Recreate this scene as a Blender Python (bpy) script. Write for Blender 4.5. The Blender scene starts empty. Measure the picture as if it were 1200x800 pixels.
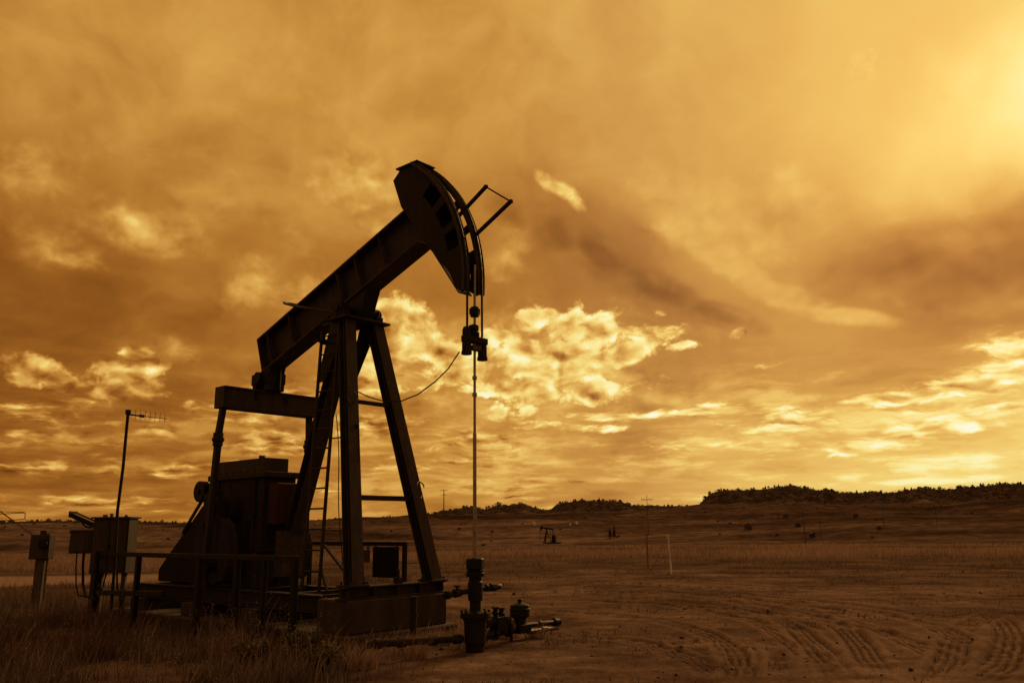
import bpy, bmesh, math, random
import numpy as np
from mathutils import Vector, Matrix, Quaternion

random.seed(7)
RNG = np.random.default_rng(11)
scene = bpy.context.scene
R = math.radians
C = scene.collection

# ------------------------------------------------------------------ camera
CAM_H = 1.6
FOC = 975.0                       # focal length in units of a 1200 wide frame
TH = math.atan(219 / FOC)         # pitch up
RHO = R(0.6)                      # slight roll
_c, _s = math.cos(TH), math.sin(TH)
R0 = Vector((1, 0, 0)); U0 = Vector((0, -_s, _c)); FW = Vector((0, _c, _s))
RT = R0 * math.cos(RHO) - U0 * math.sin(RHO)
UP = U0 * math.cos(RHO) + R0 * math.sin(RHO)
cam = bpy.data.cameras.new("camera")
cam_o = bpy.data.objects.new("camera", cam); C.objects.link(cam_o)
cam.sensor_width = 36.0
cam.lens = 36.0 * FOC / 1200.0
cam.clip_start = 0.1; cam.clip_end = 20000
m = Matrix((RT, UP, -FW)).transposed().to_4x4()
m.translation = Vector((0, 0, CAM_H))
cam_o.matrix_world = m
scene.camera = cam_o

def look(px, py):
    """unit direction of a bearing, used to set out the sky and the horizon profile"""
    return (RT * ((px - 600) / FOC) + FW + UP * ((400 - py) / FOC)).normalized()
def azel(px, py):
    d = look(px, py)
    return math.degrees(math.atan2(d.x, d.y)), math.degrees(math.asin(d.z))

# ------------------------------------------------------------------ sky
SUN_AZ, SUN_EL = 31.5, 27.0
world = bpy.data.worlds.new("World"); scene.world = world
world.use_nodes = True
wt = world.node_tree; wt.nodes.clear()

class NT:
    """small helper for building node arithmetic"""
    def __init__(s, tree): s.t = tree
    def new(s, kind, **kw):
        n = s.t.nodes.new(kind)
        for k, v in kw.items(): setattr(n, k, v)
        return n
    def put(s, sock, v):
        if isinstance(v, bpy.types.NodeSocket): s.t.links.new(v, sock)
        else: sock.default_value = v
    def m(s, op, a, b=None, c=None, clamp=False):
        n = s.new('ShaderNodeMath', operation=op); n.use_clamp = clamp
        s.put(n.inputs[0], a)
        if b is not None: s.put(n.inputs[1], b)
        if c is not None: s.put(n.inputs[2], c)
        return n.outputs[0]
    def vm(s, op, a, b=None, out=0):
        n = s.new('ShaderNodeVectorMath', operation=op)
        s.put(n.inputs[0], a)
        if b is not None: s.put(n.inputs[1], b)
        return n.outputs[out]
    def scale(s, a, f):
        n = s.new('ShaderNodeVectorMath', operation='SCALE'); s.put(n.inputs[0], a); s.put(n.inputs['Scale'], f); return n.outputs[0]
    def comb(s, x, y, z):
        n = s.new('ShaderNodeCombineXYZ')
        for i, v in enumerate((x, y, z)): s.put(n.inputs[i], v)
        return n.outputs[0]
    def noise(s, vec, scale, detail=6, rough=.55, lac=2.0, dist=0.0, out='Fac'):
        n = s.new('ShaderNodeTexNoise'); n.noise_dimensions = '3D'
        s.put(n.inputs['Vector'], vec); s.put(n.inputs['Scale'], scale); n.inputs['Detail'].default_value = detail
        n.inputs['Roughness'].default_value = rough; n.inputs['Lacunarity'].default_value = lac; n.inputs['Distortion'].default_value = dist
        return n.outputs[out]
    def smooth(s, x, lo, hi):
        n = s.new('ShaderNodeMapRange', interpolation_type='SMOOTHSTEP'); s.put(n.inputs[0], x)
        s.put(n.inputs[1], lo); s.put(n.inputs[2], hi); n.inputs[3].default_value = 0; n.inputs[4].default_value = 1
        return n.outputs[0]
    def lin(s, x, lo, hi, a=0.0, b=1.0):
        n = s.new('ShaderNodeMapRange'); s.put(n.inputs[0], x)
        for i, v in enumerate((lo, hi, a, b)): s.put(n.inputs[1 + i], v)
        return n.outputs[0]
    def mix(s, f, a, b):                 # float mix
        n = s.new('ShaderNodeMix', data_type='FLOAT'); s.put(n.inputs[0], f); s.put(n.inputs[2], a); s.put(n.inputs[3], b); return n.outputs[0]
    def mixc(s, f, a, b, blend='MIX'):
        n = s.new('ShaderNodeMix', data_type='RGBA', blend_type=blend); s.put(n.inputs[0], f); s.put(n.inputs[6], a); s.put(n.inputs[7], b); return n.outputs[2]
    def ramp(s, f, stops, interp='LINEAR'):
        n = s.new('ShaderNodeValToRGB'); cr = n.color_ramp; cr.interpolation = interp
        while len(cr.elements) < len(stops): cr.elements.new(0.5)
        for e, (p, col) in zip(cr.elements, stops): e.position = p; e.color = (*col, 1)
        s.put(n.inputs[0], f); return n.outputs[0]

def lin1(v):
    v = v / 255.0
    return v / 12.92 if v <= .04045 else ((v + .055) / 1.055) ** 2.4
def srgb(r, g, b): return (lin1(r), lin1(g), lin1(b))

def build_sky():
    W = NT(wt)
    tc = W.new('ShaderNodeTexCoord')
    d = W.vm('NORMALIZE', tc.outputs['Generated'])
    sep = W.new('ShaderNodeSeparateXYZ'); wt.links.new(d, sep.inputs[0])
    az = W.m('MULTIPLY', W.m('ARCTAN2', sep.outputs[0], sep.outputs[1]), 180 / math.pi)
    el = W.m('MULTIPLY', W.m('ARCSINE', sep.outputs[2]), 180 / math.pi)
    # noise space: angular, squeezed towards the horizon as a flat cloud deck is
    elc = W.m('MAXIMUM', el, 0.0)
    squeeze = W.m('MULTIPLY_ADD', elc, .62, W.m('MULTIPLY', W.m('LOGARITHM', W.m('ADD', elc, 4.0), math.e), 11.0))
    p = W.comb(az, squeeze, 0.0)
    warp_n = W.noise(p, 0.07, 3, .5, out='Color')
    warp = W.scale(W.vm('SUBTRACT', warp_n, (0.5, 0.5, 0.5)), 1.0)
    warp_f = W.scale(W.vm('SUBTRACT', W.noise(p, 0.30, 4, .55, out='Color'), (0.5, 0.5, 0.5)), 1.0)
    dw = W.vm('NORMALIZE', W.vm('ADD', d, W.vm('ADD', W.scale(warp, 0.13), W.scale(warp_f, 0.045))))
    pw = W.vm('ADD', p, W.vm('ADD', W.scale(warp, 9.0), W.scale(warp_f, 2.0)))
    # ---- veil of high cloud: smooth light map from control directions
    ctrl = [(0, 0, .53, 0), (200, 40, .59, 0), (430, 60, .60, 0), (650, 60, .63, 0), (860, 60, .69, 0), (1040, 40, .74, 0), (1190, 20, .78, 0),
            (1190, 120, 1.12, 1), (1235, 125, 1.15, 1), (1150, 165, .95, 1), (1090, 205, .86, 1), (1010, 130, .75, 0), (1190, 205, .84, 1), (990, 245, .75, 1), (880, 190, .66, 0), (700, 170, .61, 0),
            (640, 255, .46, 1), (690, 290, .45, 1), (730, 325, .46, 1), (800, 370, .50, 1), (880, 392, .53, 0), (790, 255, .64, 1), (830, 310, .66, 1), (900, 345, .65, 1), (970, 368, .62, 1), (1050, 385, .60, 1),
            (960, 290, .54, 1), (1020, 300, .46, 1), (1070, 318, .42, 1), (1130, 335, .40, 1), (1190, 300, .42, 1), (1120, 280, .48, 1), (1180, 262, .56, 1), (1190, 365, .48, 1), (1190, 420, .86, 1), (1090, 425, .64, 0),
            (960, 440, .60, 0), (840, 440, .56, 0), (600, 300, .50, 0), (560, 150, .57, 0), (430, 190, .60, 0), (300, 290, .53, 0), (160, 180, .56, 0), (60, 110, .53, 0),
            (40, 200, .52, 1), (20, 255, .42, 1), (110, 225, .42, 1), (150, 270, .47, 0), (30, 330, .37, 1), (100, 345, .34, 1), (200, 370, .36, 1), (270, 390, .42, 1), (60, 385, .34, 1), (230, 310, .46, 0), (340, 400, .47, 0),
            (110, 470, .43, 0), (250, 470, .47, 0), (60, 540, .43, 0), (60, 595, .42, 0), (200, 590, .45, 0), (330, 560, .50, 0), (470, 570, .57, 0), (600, 570, .60, 0), (720, 560, .58, 0),
            (690, 510, .54, 0), (850, 560, .76, 0), (1000, 560, .84, 0), (1150, 555, .88, 0), (500, 330, .48, 0), (680, 420, .52, 0), (460, 440, .50, 0), (560, 500, .57, 0)]
    num = den = None
    for (x, y, L, tight) in ctrl:
        v = look(x, y); k = 620.0 if tight else 260.0
        w_ = W.m('EXPONENT', W.m('MULTIPLY_ADD', W.vm('DOT_PRODUCT', dw, tuple(v), out=1), k, -k))
        num = W.m('MULTIPLY', w_, L) if num is None else W.m('MULTIPLY_ADD', w_, L, num)
        den = w_ if den is None else W.m('ADD', den, w_)
    # everything behind and beside the frame: a dim even overcast
    num = W.m('ADD', num, 0.0008 * .40); den = W.m('ADD', den, 0.0008)
    veil = W.m('DIVIDE', num, den)
    # ---- soft texture in the veil
    soft = W.m('SUBTRACT', W.noise(pw, 0.05, 5, .5), .5)
    fine = W.m('SUBTRACT', W.noise(W.vm('MULTIPLY', pw, (1.0, 1.35, 1.0)), 0.17, 7, .56), .5)
    calm = W.smooth(az, 34.0, -12.0)                       # the veil is smoother towards the sun
    veil = W.m('ADD', veil, W.m('MULTIPLY', soft, W.m('MULTIPLY_ADD', calm, .16, .06)))
    veil = W.m('ADD', veil, W.m('MULTIPLY', fine, W.m('MULTIPLY_ADD', calm, .22, .045)))
    # ---- long streaks in the low deck
    pl = W.vm('ADD', W.comb(az, W.m('MULTIPLY', squeeze, 2.9), 3.0), W.scale(warp_f, 3.2))
    st = W.noise(pl, 0.15, 8, .60)
    low = W.m('MULTIPLY', W.smooth(el, 13.5, 6.5), W.smooth(el, -2.0, 1.0))
    rgt = W.lin(az, -26.0, 26.0, .62, 1.0)
    streak = W.m('MULTIPLY', W.m('MULTIPLY', W.smooth(st, .47, .66), low), W.m('MULTIPLY', rgt, .20))
    dip = W.m('MULTIPLY', W.m('MULTIPLY', W.smooth(st, .48, .30), low), .07)
    veil = W.m('SUBTRACT', W.m('ADD', veil, streak), dip)
    # ---- cumulus banks: (px, py, rx, ry, tilt deg, weight) in degrees about a bearing
    def lobes(lst):
        acc = None
        sepw = W.new('ShaderNodeSeparateXYZ'); wt.links.new(warp, sepw.inputs[0])
        a_ = W.m('MULTIPLY_ADD', sepw.outputs[0], 4.5, az); e_ = W.m('MULTIPLY_ADD', sepw.outputs[1], 3.0, el)
        for (x, y, rx, ry, tilt, wgt) in lst:
            a0, e0 = azel(x, y); ct, sn = math.cos(R(tilt)), math.sin(R(tilt))
            da = W.m('SUBTRACT', a_, a0); de = W.m('SUBTRACT', e_, e0)
            X = W.m('MULTIPLY_ADD', da, ct / (rx * 1.45), W.m('MULTIPLY', de, sn / (rx * 1.45)))
            Y = W.m('MULTIPLY_ADD', da, -sn / (ry * 1.45), W.m('MULTIPLY', de, ct / (ry * 1.45)))
            r2 = W.m('MULTIPLY_ADD', X, X, W.m('MULTIPLY', Y, Y))
            g = W.m('MULTIPLY', W.m('EXPONENT', W.m('MULTIPLY', r2, -1.0)), wgt)
            acc = g if acc is None else W.m('MAXIMUM', acc, g)
        return acc
    def billow(off, sc, det, an, cells=True):
        """rounded cauliflower lumps: fractal cells softened with noise"""
        q = W.vm('ADD', W.vm('MULTIPLY', W.vm('ADD', p, W.scale(warp_f, 1.5)), (an[0], an[1], 1.0)), off)
        n = W.noise(q, sc, det, .60 if det > 4 else .5)
        if not cells: return n
        v = W.new('ShaderNodeTexVoronoi', voronoi_dimensions='2D', feature='F1', normalize=True)
        W.put(v.inputs['Vector'], W.vm('ADD', q, W.scale(warp_f, 1.2))); W.put(v.inputs['Scale'], sc * 1.15); v.inputs['Detail'].default_value = 3.0 if det > 4 else 1.0
        v.inputs['Roughness'].default_value = .55; v.inputs['Lacunarity'].default_value = 2.2
        cell = W.m('MULTIPLY_ADD', v.outputs['Distance'], -1.15, .86)
        return W.m('MULTIPLY_ADD', n, .52, W.m('MULTIPLY', cell, .48))
    def bank(veil, lst, sc, off, edge, core, lo=.50, hi=.60, an=(1.0, 1.15), gain=1.6, thick=.42, rough=1.7, cells=False):
        """one bank of cumulus: ragged outline, sunlit rims, duller thick middle"""
        M = lobes(lst)
        n0 = billow(off, sc, 8 if cells else 6, an, cells)
        D = W.m('MULTIPLY_ADD', W.m('SUBTRACT', n0, .5), rough, M)
        alpha = W.smooth(D, lo, hi)
        s0 = billow(off, sc * 1.25, 4 if cells else 3, an, cells); s1 = billow((off[0] + .55, off[1] + .95, off[2]), sc * 1.25, 4 if cells else 3, an, cells)   # a step nearer the sun
        relief = W.m('MULTIPLY', W.m('SUBTRACT', s0, s1), gain)
        inner = W.smooth(D, hi - .04, hi + thick)
        b_ = W.m('ADD', W.mix(inner, edge, core), relief)
        b_ = W.m('MULTIPLY_ADD', W.m('SUBTRACT', n0, .5), .30, b_)
        return W.mix(alpha, veil, b_)
    # lit veil whose lower edge sweeps down to the right, and the dark bank under it
    veil = bank(veil, [(800, 240, 5.0, 2.4, -36, .84), (850, 300, 3.4, 1.2, -30, .84), (920, 338, 3.2, .9, -22, .80), (1000, 366, 3.0, .6, -16, .74), (900, 240, 5, 3, 0, .8)], .13, (51.0, 8.0, 2.0), .66, .655, .40, .74, gain=.35, thick=.8, rough=1.0)
    veil = bank(veil, [(1060, 312, 5.4, 1.8, 4, .90), (1150, 318, 5.0, 2.4, 8, .95), (1215, 300, 4.0, 3.0, 0, .95), (1110, 350, 4.4, .9, -8, .80)], .13, (61.0, 18.0, 5.0), .52, .40, .34, .70, gain=.35, thick=.45, rough=.9)
    veil = bank(veil, [(655, 275, 2.4, 1.5, -40, .90), (700, 300, 2.8, 1.2, -35, .95), (760, 335, 3.2, 1.1, -26, .95), (830, 362, 3.2, .7, -16, .84), (600, 250, 2.0, 1.2, -30, .7)], .15, (81.0, 28.0, 5.0), .47, .32, .28, .70, gain=.3, thick=.40, rough=.9)
    # soft dim billows high on the left, no hard rim
    veil = bank(veil, [(40, 195, 3.4, 1.6, -10, .80), (180, 262, 4.2, 1.5, -16, .80), (300, 335, 2.0, 1.7, -20, .85), (60, 275, 3.4, 1.2, -10, .66), (250, 240, 3.2, 1.5, 0, .66), (420, 215, 2.6, 3.2, 35, .80), (340, 270, 2.6, 1.2, -20, .6),
                       (400, 330, 2.4, 1.6, 20, .6), (200, 405, 1.8, .9, 0, .66), (100, 120, 4, 1.4, -30, .5), (585, 300, 1.6, 1.4, 0, .66), (530, 330, 1.6, 2.0, 0, .5), (560, 380, 2.2, 1.6, 0, .6)],
                .20, (23.0, 4.0, 7.0), .60, .53, .28, .98, gain=1.0, thick=.6, rough=1.5)
    # pale haze of half formed cloud that joins the banks in the middle
    veil = bank(veil, [(660, 420, 7.0, 3.4, 4, .85), (480, 420, 5.0, 3.6, 0, .8), (760, 470, 7, 1.6, 0, .75), (560, 480, 6, 1.6, 0, .7)], .22, (71.0, 2.0, 9.0), .60, .575, .30, 1.0, gain=.9, thick=.6, rough=1.4)
    # bank right of the rod, bank behind the post, banks along the right horizon, dim banks on the left
    veil = bank(veil, [(690, 385, 4.6, 1.6, -4, .86), (650, 415, 4.0, 2.0, 10, .88), (735, 405, 3.2, 1.1, 20, .80), (790, 402, 1.6, .45, 0, .60), (605, 420, 2.6, 1.8, 0, .80),
                       (720, 452, 3.0, .9, 0, .66), (585, 460, 2.4, 1.2, 0, .66), (640, 365, 1.9, .8, 0, .78), (640, 460, 2.6, 1.2, 0, .70), (565, 405, 2.4, 1.6, 0, .74), (545, 445, 2.6, 1.3, 0, .70), (610, 490, 3.2, .9, 0, .64), (690, 455, 2.2, .9, 0, .72)], .30, (3.1, 7.7, 1.3), .86, .58, .45, .68, gain=1.3, cells=True)
    veil = bank(veil, [(462, 372, 2.4, 2.0, -38, .86), (500, 408, 2.8, 1.4, -34, .86), (455, 415, 3.4, 2.6, 0, .84), (520, 440, 2.4, 1.2, 0, .70)], .30, (13.4, 2.1, 4.2), .80, .54, .44, .66, gain=1.3, cells=True)
    veil = bank(veil, [(1160, 440, 4.4, .9, 4, .80), (1040, 462, 2.6, .5, 4, .78), (960, 478, 3.8, .42, 3, .70), (1100, 490, 6.5, .9, 3, .72), (1010, 515, 6.5, .8, 2, .66), (1190, 412, 2.2, 1.4, 0, .74),
                       (840, 478, 5.4, .42, 2, .78), (740, 484, 4.6, .42, 0, .74), (660, 500, 4.4, .4, 0, .66), (820, 520, 6, .4, 2, .62), (900, 498, 5, .5, 2, .6)], .40, (5.4, 21.0, 2.2), .92, .73, .44, .74, (.62, 1.5), 1.2, cells=True)
    veil = bank(veil, [(640, 215, 1.0, .42, -34, .95), (655, 228, 1.5, .46, -36, 1.0), (672, 243, .9, .40, -40, .95)], .50, (1.7, 33.0, 0.4), .72, .66, .42, 1.0, gain=.7, thick=.6, rough=.9)
    veil = bank(veil, [(870, 385, .7, .34, 20, .76), (908, 423, .9, .20, 14, .72), (765, 362, .8, .40, 0, .70)], .55, (1.7, 33.0, 0.4), .74, .66, .44, .82, gain=1.0)
    veil = bank(veil, [(1020, 64, 2.2, 1.0, 15, .70)], .42, (1.7, 33.0, 0.4), .80, .78, .45, 1.0, gain=.5)
    veil = bank(veil, [(45, 435, 2.4, .9, -18, .80), (150, 442, 2.8, 1.2, 14, .84), (165, 418, 1.2, 1.0, 0, .76)], .34, (43.0, 4.0, 7.0), .60, .46, .46, .74, gain=1.3, cells=True)
    veil = bank(veil, [(60, 515, 4.0, .8, 0, .72), (220, 550, 5.0, .7, 0, .74), (420, 505, 4.0, 1.2, 0, .76), (330, 515, 3.4, 1.2, 0, .78), (70, 555, 4.0, .55, 0, .72), (470, 545, 3.0, .9, 0, .72), (560, 525, 3.4, 1.1, 0, .74), (280, 480, 3.4, 1.0, 0, .70), (120, 592, 5, .6, 0, .66), (600, 570, 5, .7, 0, .66),
                        (330, 460, 2.4, 1.0, 0, .70), (60, 480, 3.0, .9, 0, .66), (180, 500, 3.2, .8, 0, .68), (420, 450, 2.4, 1.4, 0, .70), (360, 570, 4, .6, 0, .68)],
                .46, (9.0, 14.0, 3.0), .585, .49, .40, .84, (.75, 1.55), 1.2, cells=True)
    L = W.m('MINIMUM', W.m('MAXIMUM', veil, 0.0), 1.15)
    top_ = ((.80, (243, 204, 111)), (.90, (252, 227, 138)), (1.0, (255, 244, 176)), (1.15, (255, 252, 224)))
    col2 = W.ramp(W.m('DIVIDE', L, 1.15), [(x / 1.15, srgb(*c)) for x, c in ((0.0, (30, 14, 6)), (.20, (88, 50, 22)), (.30, (118, 72, 34)), (.40, (147, 95, 47)), (.50, (177, 119, 59)), (.60, (206, 150, 74)), (.70, (228, 178, 92))) + top_])
    col1 = W.ramp(W.m('DIVIDE', L, 1.15), [(x / 1.15, srgb(*c)) for x, c in (
        (0.0, (26, 11, 4)), (.20, (84, 43, 12)), (.30, (118, 66, 20)), (.40, (150, 91, 31)), (.50, (180, 119, 47)), (.60, (207, 149, 67)),
        (.70, (227, 176, 88)), (.80, (243, 204, 111)), (.90, (252, 227, 138)), (1.0, (255, 244, 176)), (1.15, (255, 252, 224)))])
    col = W.mixc(W.smooth(az, -6.0, 12.0), col1, col2)      # browner and greyer towards the sun side
    # the part of the sky the camera looks away from is a duller, greyer overcast
    col = W.mixc(W.m('MULTIPLY', W.smooth(sep.outputs[1], .25, -.35), .75), col, (*srgb(134, 100, 68), 1))
    # the ground half is a dull brown so nothing bright comes from below the horizon
    col = W.mixc(W.smooth(el, -0.5, -3.0), col, (*srgb(60, 34, 14), 1))
    sky = W.new('ShaderNodeTexSky', sky_type='NISHITA')
    sky.sun_disc = False; sky.sun_elevation = R(SUN_EL); sky.sun_rotation = R(SUN_AZ); sky.air_density = 2.0; sky.dust_density = 6.0; sky.ozone_density = 1.0
    tint = W.mixc(1.0, sky.outputs[0], (1.0, .50, .12, 1), 'MULTIPLY')
    bg1 = W.new('ShaderNodeBackground'); wt.links.new(tint, bg1.inputs[0]); bg1.inputs[1].default_value = .0015
    bg2 = W.new('ShaderNodeBackground'); wt.links.new(col, bg2.inputs[0]); bg2.inputs[1].default_value = 0.95
    add = W.new('ShaderNodeAddShader'); wt.links.new(bg1.outputs[0], add.inputs[0]); wt.links.new(bg2.outputs[0], add.inputs[1])
    out = W.new('ShaderNodeOutputWorld'); wt.links.new(add.outputs[0], out.inputs[0])
    world.cycles.sampling_method = 'MANUAL'; world.cycles.sample_map_resolution = 512
build_sky()

sun = bpy.data.lights.new("sun", 'SUN'); sun.energy = 1.5; sun.angle = R(10); sun.color = (1.0, .58, .22)
sun_o = bpy.data.objects.new("sun", sun); C.objects.link(sun_o)
sd = Vector((math.sin(R(SUN_AZ)) * math.cos(R(SUN_EL)), math.cos(R(SUN_AZ)) * math.cos(R(SUN_EL)), math.sin(R(SUN_EL))))
sun_o.rotation_euler = (-sd).to_track_quat('-Z', 'Y').to_euler()
scene.view_settings.view_transform = 'Standard'; scene.view_settings.look = 'None'
scene.view_settings.exposure = 0.0; scene.view_settings.gamma = 1.0
scene.view_settings.use_curve_mapping = False
scene.cycles.max_bounces = 5; scene.cycles.transparent_max_bounces = 4

# ------------------------------------------------------------------ numeric noise and terrain
def _hash(ix, iy, seed):
    h = (ix.astype(np.int64) * 374761393 + iy.astype(np.int64) * 668265263 + seed * 974634721) & 0x7fffffff
    h = ((h ^ (h >> 13)) * 1274126177) & 0x7fffffff
    return ((h ^ (h >> 16)) & 0xffff) / 65535.0
def vnoise(x, y, seed=0):
    ix = np.floor(x); iy = np.floor(y); fx = x - ix; fy = y - iy
    fx = fx * fx * fx * (fx * (fx * 6 - 15) + 10); fy = fy * fy * fy * (fy * (fy * 6 - 15) + 10)
    a = _hash(ix, iy, seed); b = _hash(ix + 1, iy, seed); c = _hash(ix, iy + 1, seed); d = _hash(ix + 1, iy + 1, seed)
    return (a + (b - a) * fx) * (1 - fy) + (c + (d - c) * fx) * fy
def fbm(x, y, octs=4, seed=0, gain=.5):
    t = 0.0; amp = 1.0; tot = 0.0
    for k in range(octs):
        t = t + amp * (vnoise(x * 2 ** k, y * 2 ** k, seed + 17 * k) - .5) * 2; tot += amp; amp *= gain
    return t / tot
def sstep(x, a, b):
    t = np.clip((x - a) / (b - a), 0, 1); return t * t * (3 - 2 * t)

_prof = [(-200, 613), (0, 614), (60, 612), (120, 613), (230, 615), (300, 613), (420, 608), (500, 605), (620, 602), (740, 599), (820, 596), (1000, 591), (1100, 588), (1200, 584), (1400, 580)]
_ridge = [(-200, 611), (0, 612), (40, 611), (120, 610), (230, 613), (300, 611), (380, 609), (440, 607.5), (468, 605), (490, 602.5), (505, 602.5), (522, 599), (540, 595.5), (556, 594), (568, 597), (580, 594), (596, 592.5), (606, 590.5), (613, 590),
          (624, 594.5), (634, 597.5), (645, 597), (652, 592), (662, 589), (676, 587.5), (690, 587.5), (704, 588), (716, 587), (730, 589), (742, 593), (756, 592.5), (790, 593), (818, 592.5), (824, 586), (830, 580), (840, 576.5),
          (856, 575.5), (876, 574.5), (896, 573), (920, 570.5), (932, 570), (950, 573.5), (975, 577), (1000, 579), (1020, 578.5), (1045, 577.5), (1070, 574.5), (1090, 573), (1112, 573.5), (1134, 571.5), (1160, 569), (1180, 568.5), (1200, 568), (1400, 566)]
def _tab(lst):
    az, te = [], []
    for x, y in lst:
        d = look(x, y); az.append(math.atan2(d.x, d.y)); te.append(d.z / math.hypot(d.x, d.y))
    return np.array(az), np.array(te)
_pa, _pt = _tab(_prof); _ra, _rt = _tab(_ridge)
_kr = [0, 66, 110, 160, 235, 300, 330, 430, 500, 560, 20000]; _kv = [0, 0, .02, .06, .13, .38, .50, .78, .91, 1, 1]
_wr = np.linspace(0, 700, 1401); _wv = np.interp(_wr, _kr, _kv); _wv = np.convolve(np.pad(_wv, 40, 'edge'), np.ones(81) / 81, 'valid')
def height(x, y):
    x = np.asarray(x, float); y = np.asarray(y, float)
    r = np.hypot(x, y) + 1e-6; az = np.arctan2(x, y)
    und = .05 * fbm(x / 3.1, y / 3.1, 4, 5) * sstep(r, 2, 9)
    und = und + .35 * fbm(x / 38., y / 38., 4, 9) * sstep(r, 60, 130)
    und = und + .017 * r * fbm(x / 120., y / 58., 4, 3) * sstep(r, 110, 330) * (1 - sstep(r, 480, 600))
    # the pad stays level to about 70 m, the land beyond dips into a shallow valley and climbs to the foot of the mesas
    te_p = np.interp(az, _pa, _pt); h_p = CAM_H + 560 * te_p
    wgt = np.interp(r, _wr, _wv)
    te0 = -CAM_H / np.clip(r, 1, 72)
    base = np.where(r < 66, 0.0, CAM_H + r * (te0 + (te_p - te0) * wgt)) + und
    base = np.where(r > 560, h_p + und, base)
    wob = 10 * fbm(az * 38, az * 0 + 2.5, 3, 21) + 16 * fbm(az * 90, r / 60., 3, 23)
    h_r = CAM_H + 745 * np.interp(az, _ra, _rt)
    k = sstep(r + wob, 610, 735)
    rel = np.maximum(h_r - h_p, 0)
    base = base + (h_r - h_p) * k + rel * .16 * fbm(az * 240, r / 45., 4, 31) * k * (1 - sstep(r, 700, 740))
    fall = sstep(r, 790, 1200)
    return base * (1 - fall) + fall * np.minimum(base, 4.0) * .5
def hz(x, y): return float(height(np.array([x]), np.array([y]))[0])

# tyre tracks on the dirt pad, metres
def _poly(*p): return np.array(p, float)
def ground_at(px, py):
    d = look(px, py); t = -CAM_H / d.z; return (d.x * t, d.y * t)
TRACKS = [  # centre line of a tyre rut, width, depth
    ([(816, 701), (850, 705), (885, 715), (918, 729), (940, 744), (962, 763), (980, 785), (988, 802)], .34, .055),
    ([(860, 699), (905, 706), (945, 716), (980, 732), (1003, 750), (1022, 775), (1030, 800)], .34, .055),
    ([(845, 742), (862, 755), (870, 770), (868, 790), (862, 810)], .36, .045),
    ([(1150, 716), (1172, 728), (1184, 745), (1176, 765), (1158, 785), (1130, 805)], .40, .045),
    ([(800, 738), (790, 754), (776, 766)], .22, .04),
    ([(690, 688), (800, 690), (900, 699), (1000, 710), (1100, 722), (1210, 735)], .40, .055),
    ([(640, 700), (720, 706), (800, 711), (860, 714), (930, 722), (1020, 738), (1110, 757), (1210, 778)], .38, .055),
    ([(660, 692), (760, 695), (850, 700), (950, 712), (1060, 722), (1210, 727)], .40, .05),
    ([(600, 736), (660, 745), (740, 752), (800, 768), (860, 800)], .36, .05),
    ([(700, 676), (820, 682), (950, 690), (1100, 698), (1210, 703)], .5, .05),
    ([(1040, 690), (1100, 700), (1160, 703), (1210, 702)], .5, .05),
    ([(575, 690), (680, 693), (780, 699), (880, 709), (980, 727), (1060, 750), (1140, 785), (1170, 802)], .36, .05),
    ([(620, 770), (700, 765), (760, 760), (830, 752), (900, 752), (960, 770), (985, 800)], .34, .045),
    ([(600, 700), (690, 704), (770, 709), (840, 718), (895, 733), (930, 752), (955, 778), (968, 802)], .34, .05),
    ([(585, 712), (660, 716), (740, 722), (800, 733), (840, 750), (862, 772), (872, 802)], .34, .05),
    ([(760, 700), (880, 703), (990, 712), (1080, 730), (1150, 756), (1205, 790)], .36, .05),
    ([(1210, 716), (1160, 722), (1130, 735), (1118, 755), (1108, 780), (1096, 802)], .36, .045),
    ([(640, 682), (760, 685), (900, 690), (1040, 696), (1210, 712)], .42, .045)]
def smooth_poly(pts, n=60):
    pts = np.array(pts, float); t = np.arange(len(pts)); tt = np.linspace(0, len(pts) - 1, n)
    P = np.vstack([2 * pts[0] - pts[1], pts, 2 * pts[-1] - pts[-2]])
    i = np.minimum(np.floor(tt).astype(int), len(pts) - 2); f = (tt - i)[:, None]
    p0, p1, p2, p3 = P[i], P[i + 1], P[i + 2], P[i + 3]
    return .5 * ((2 * p1) + (-p0 + p2) * f + (2 * p0 - 5 * p1 + 4 * p2 - p3) * f ** 2 + (-p0 + 3 * p1 - 3 * p2 + p3) * f ** 3)
TRACK_W = [(smooth_poly([ground_at(*q) for q in pts]), w, dp) for pts, w, dp in TRACKS]
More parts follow.
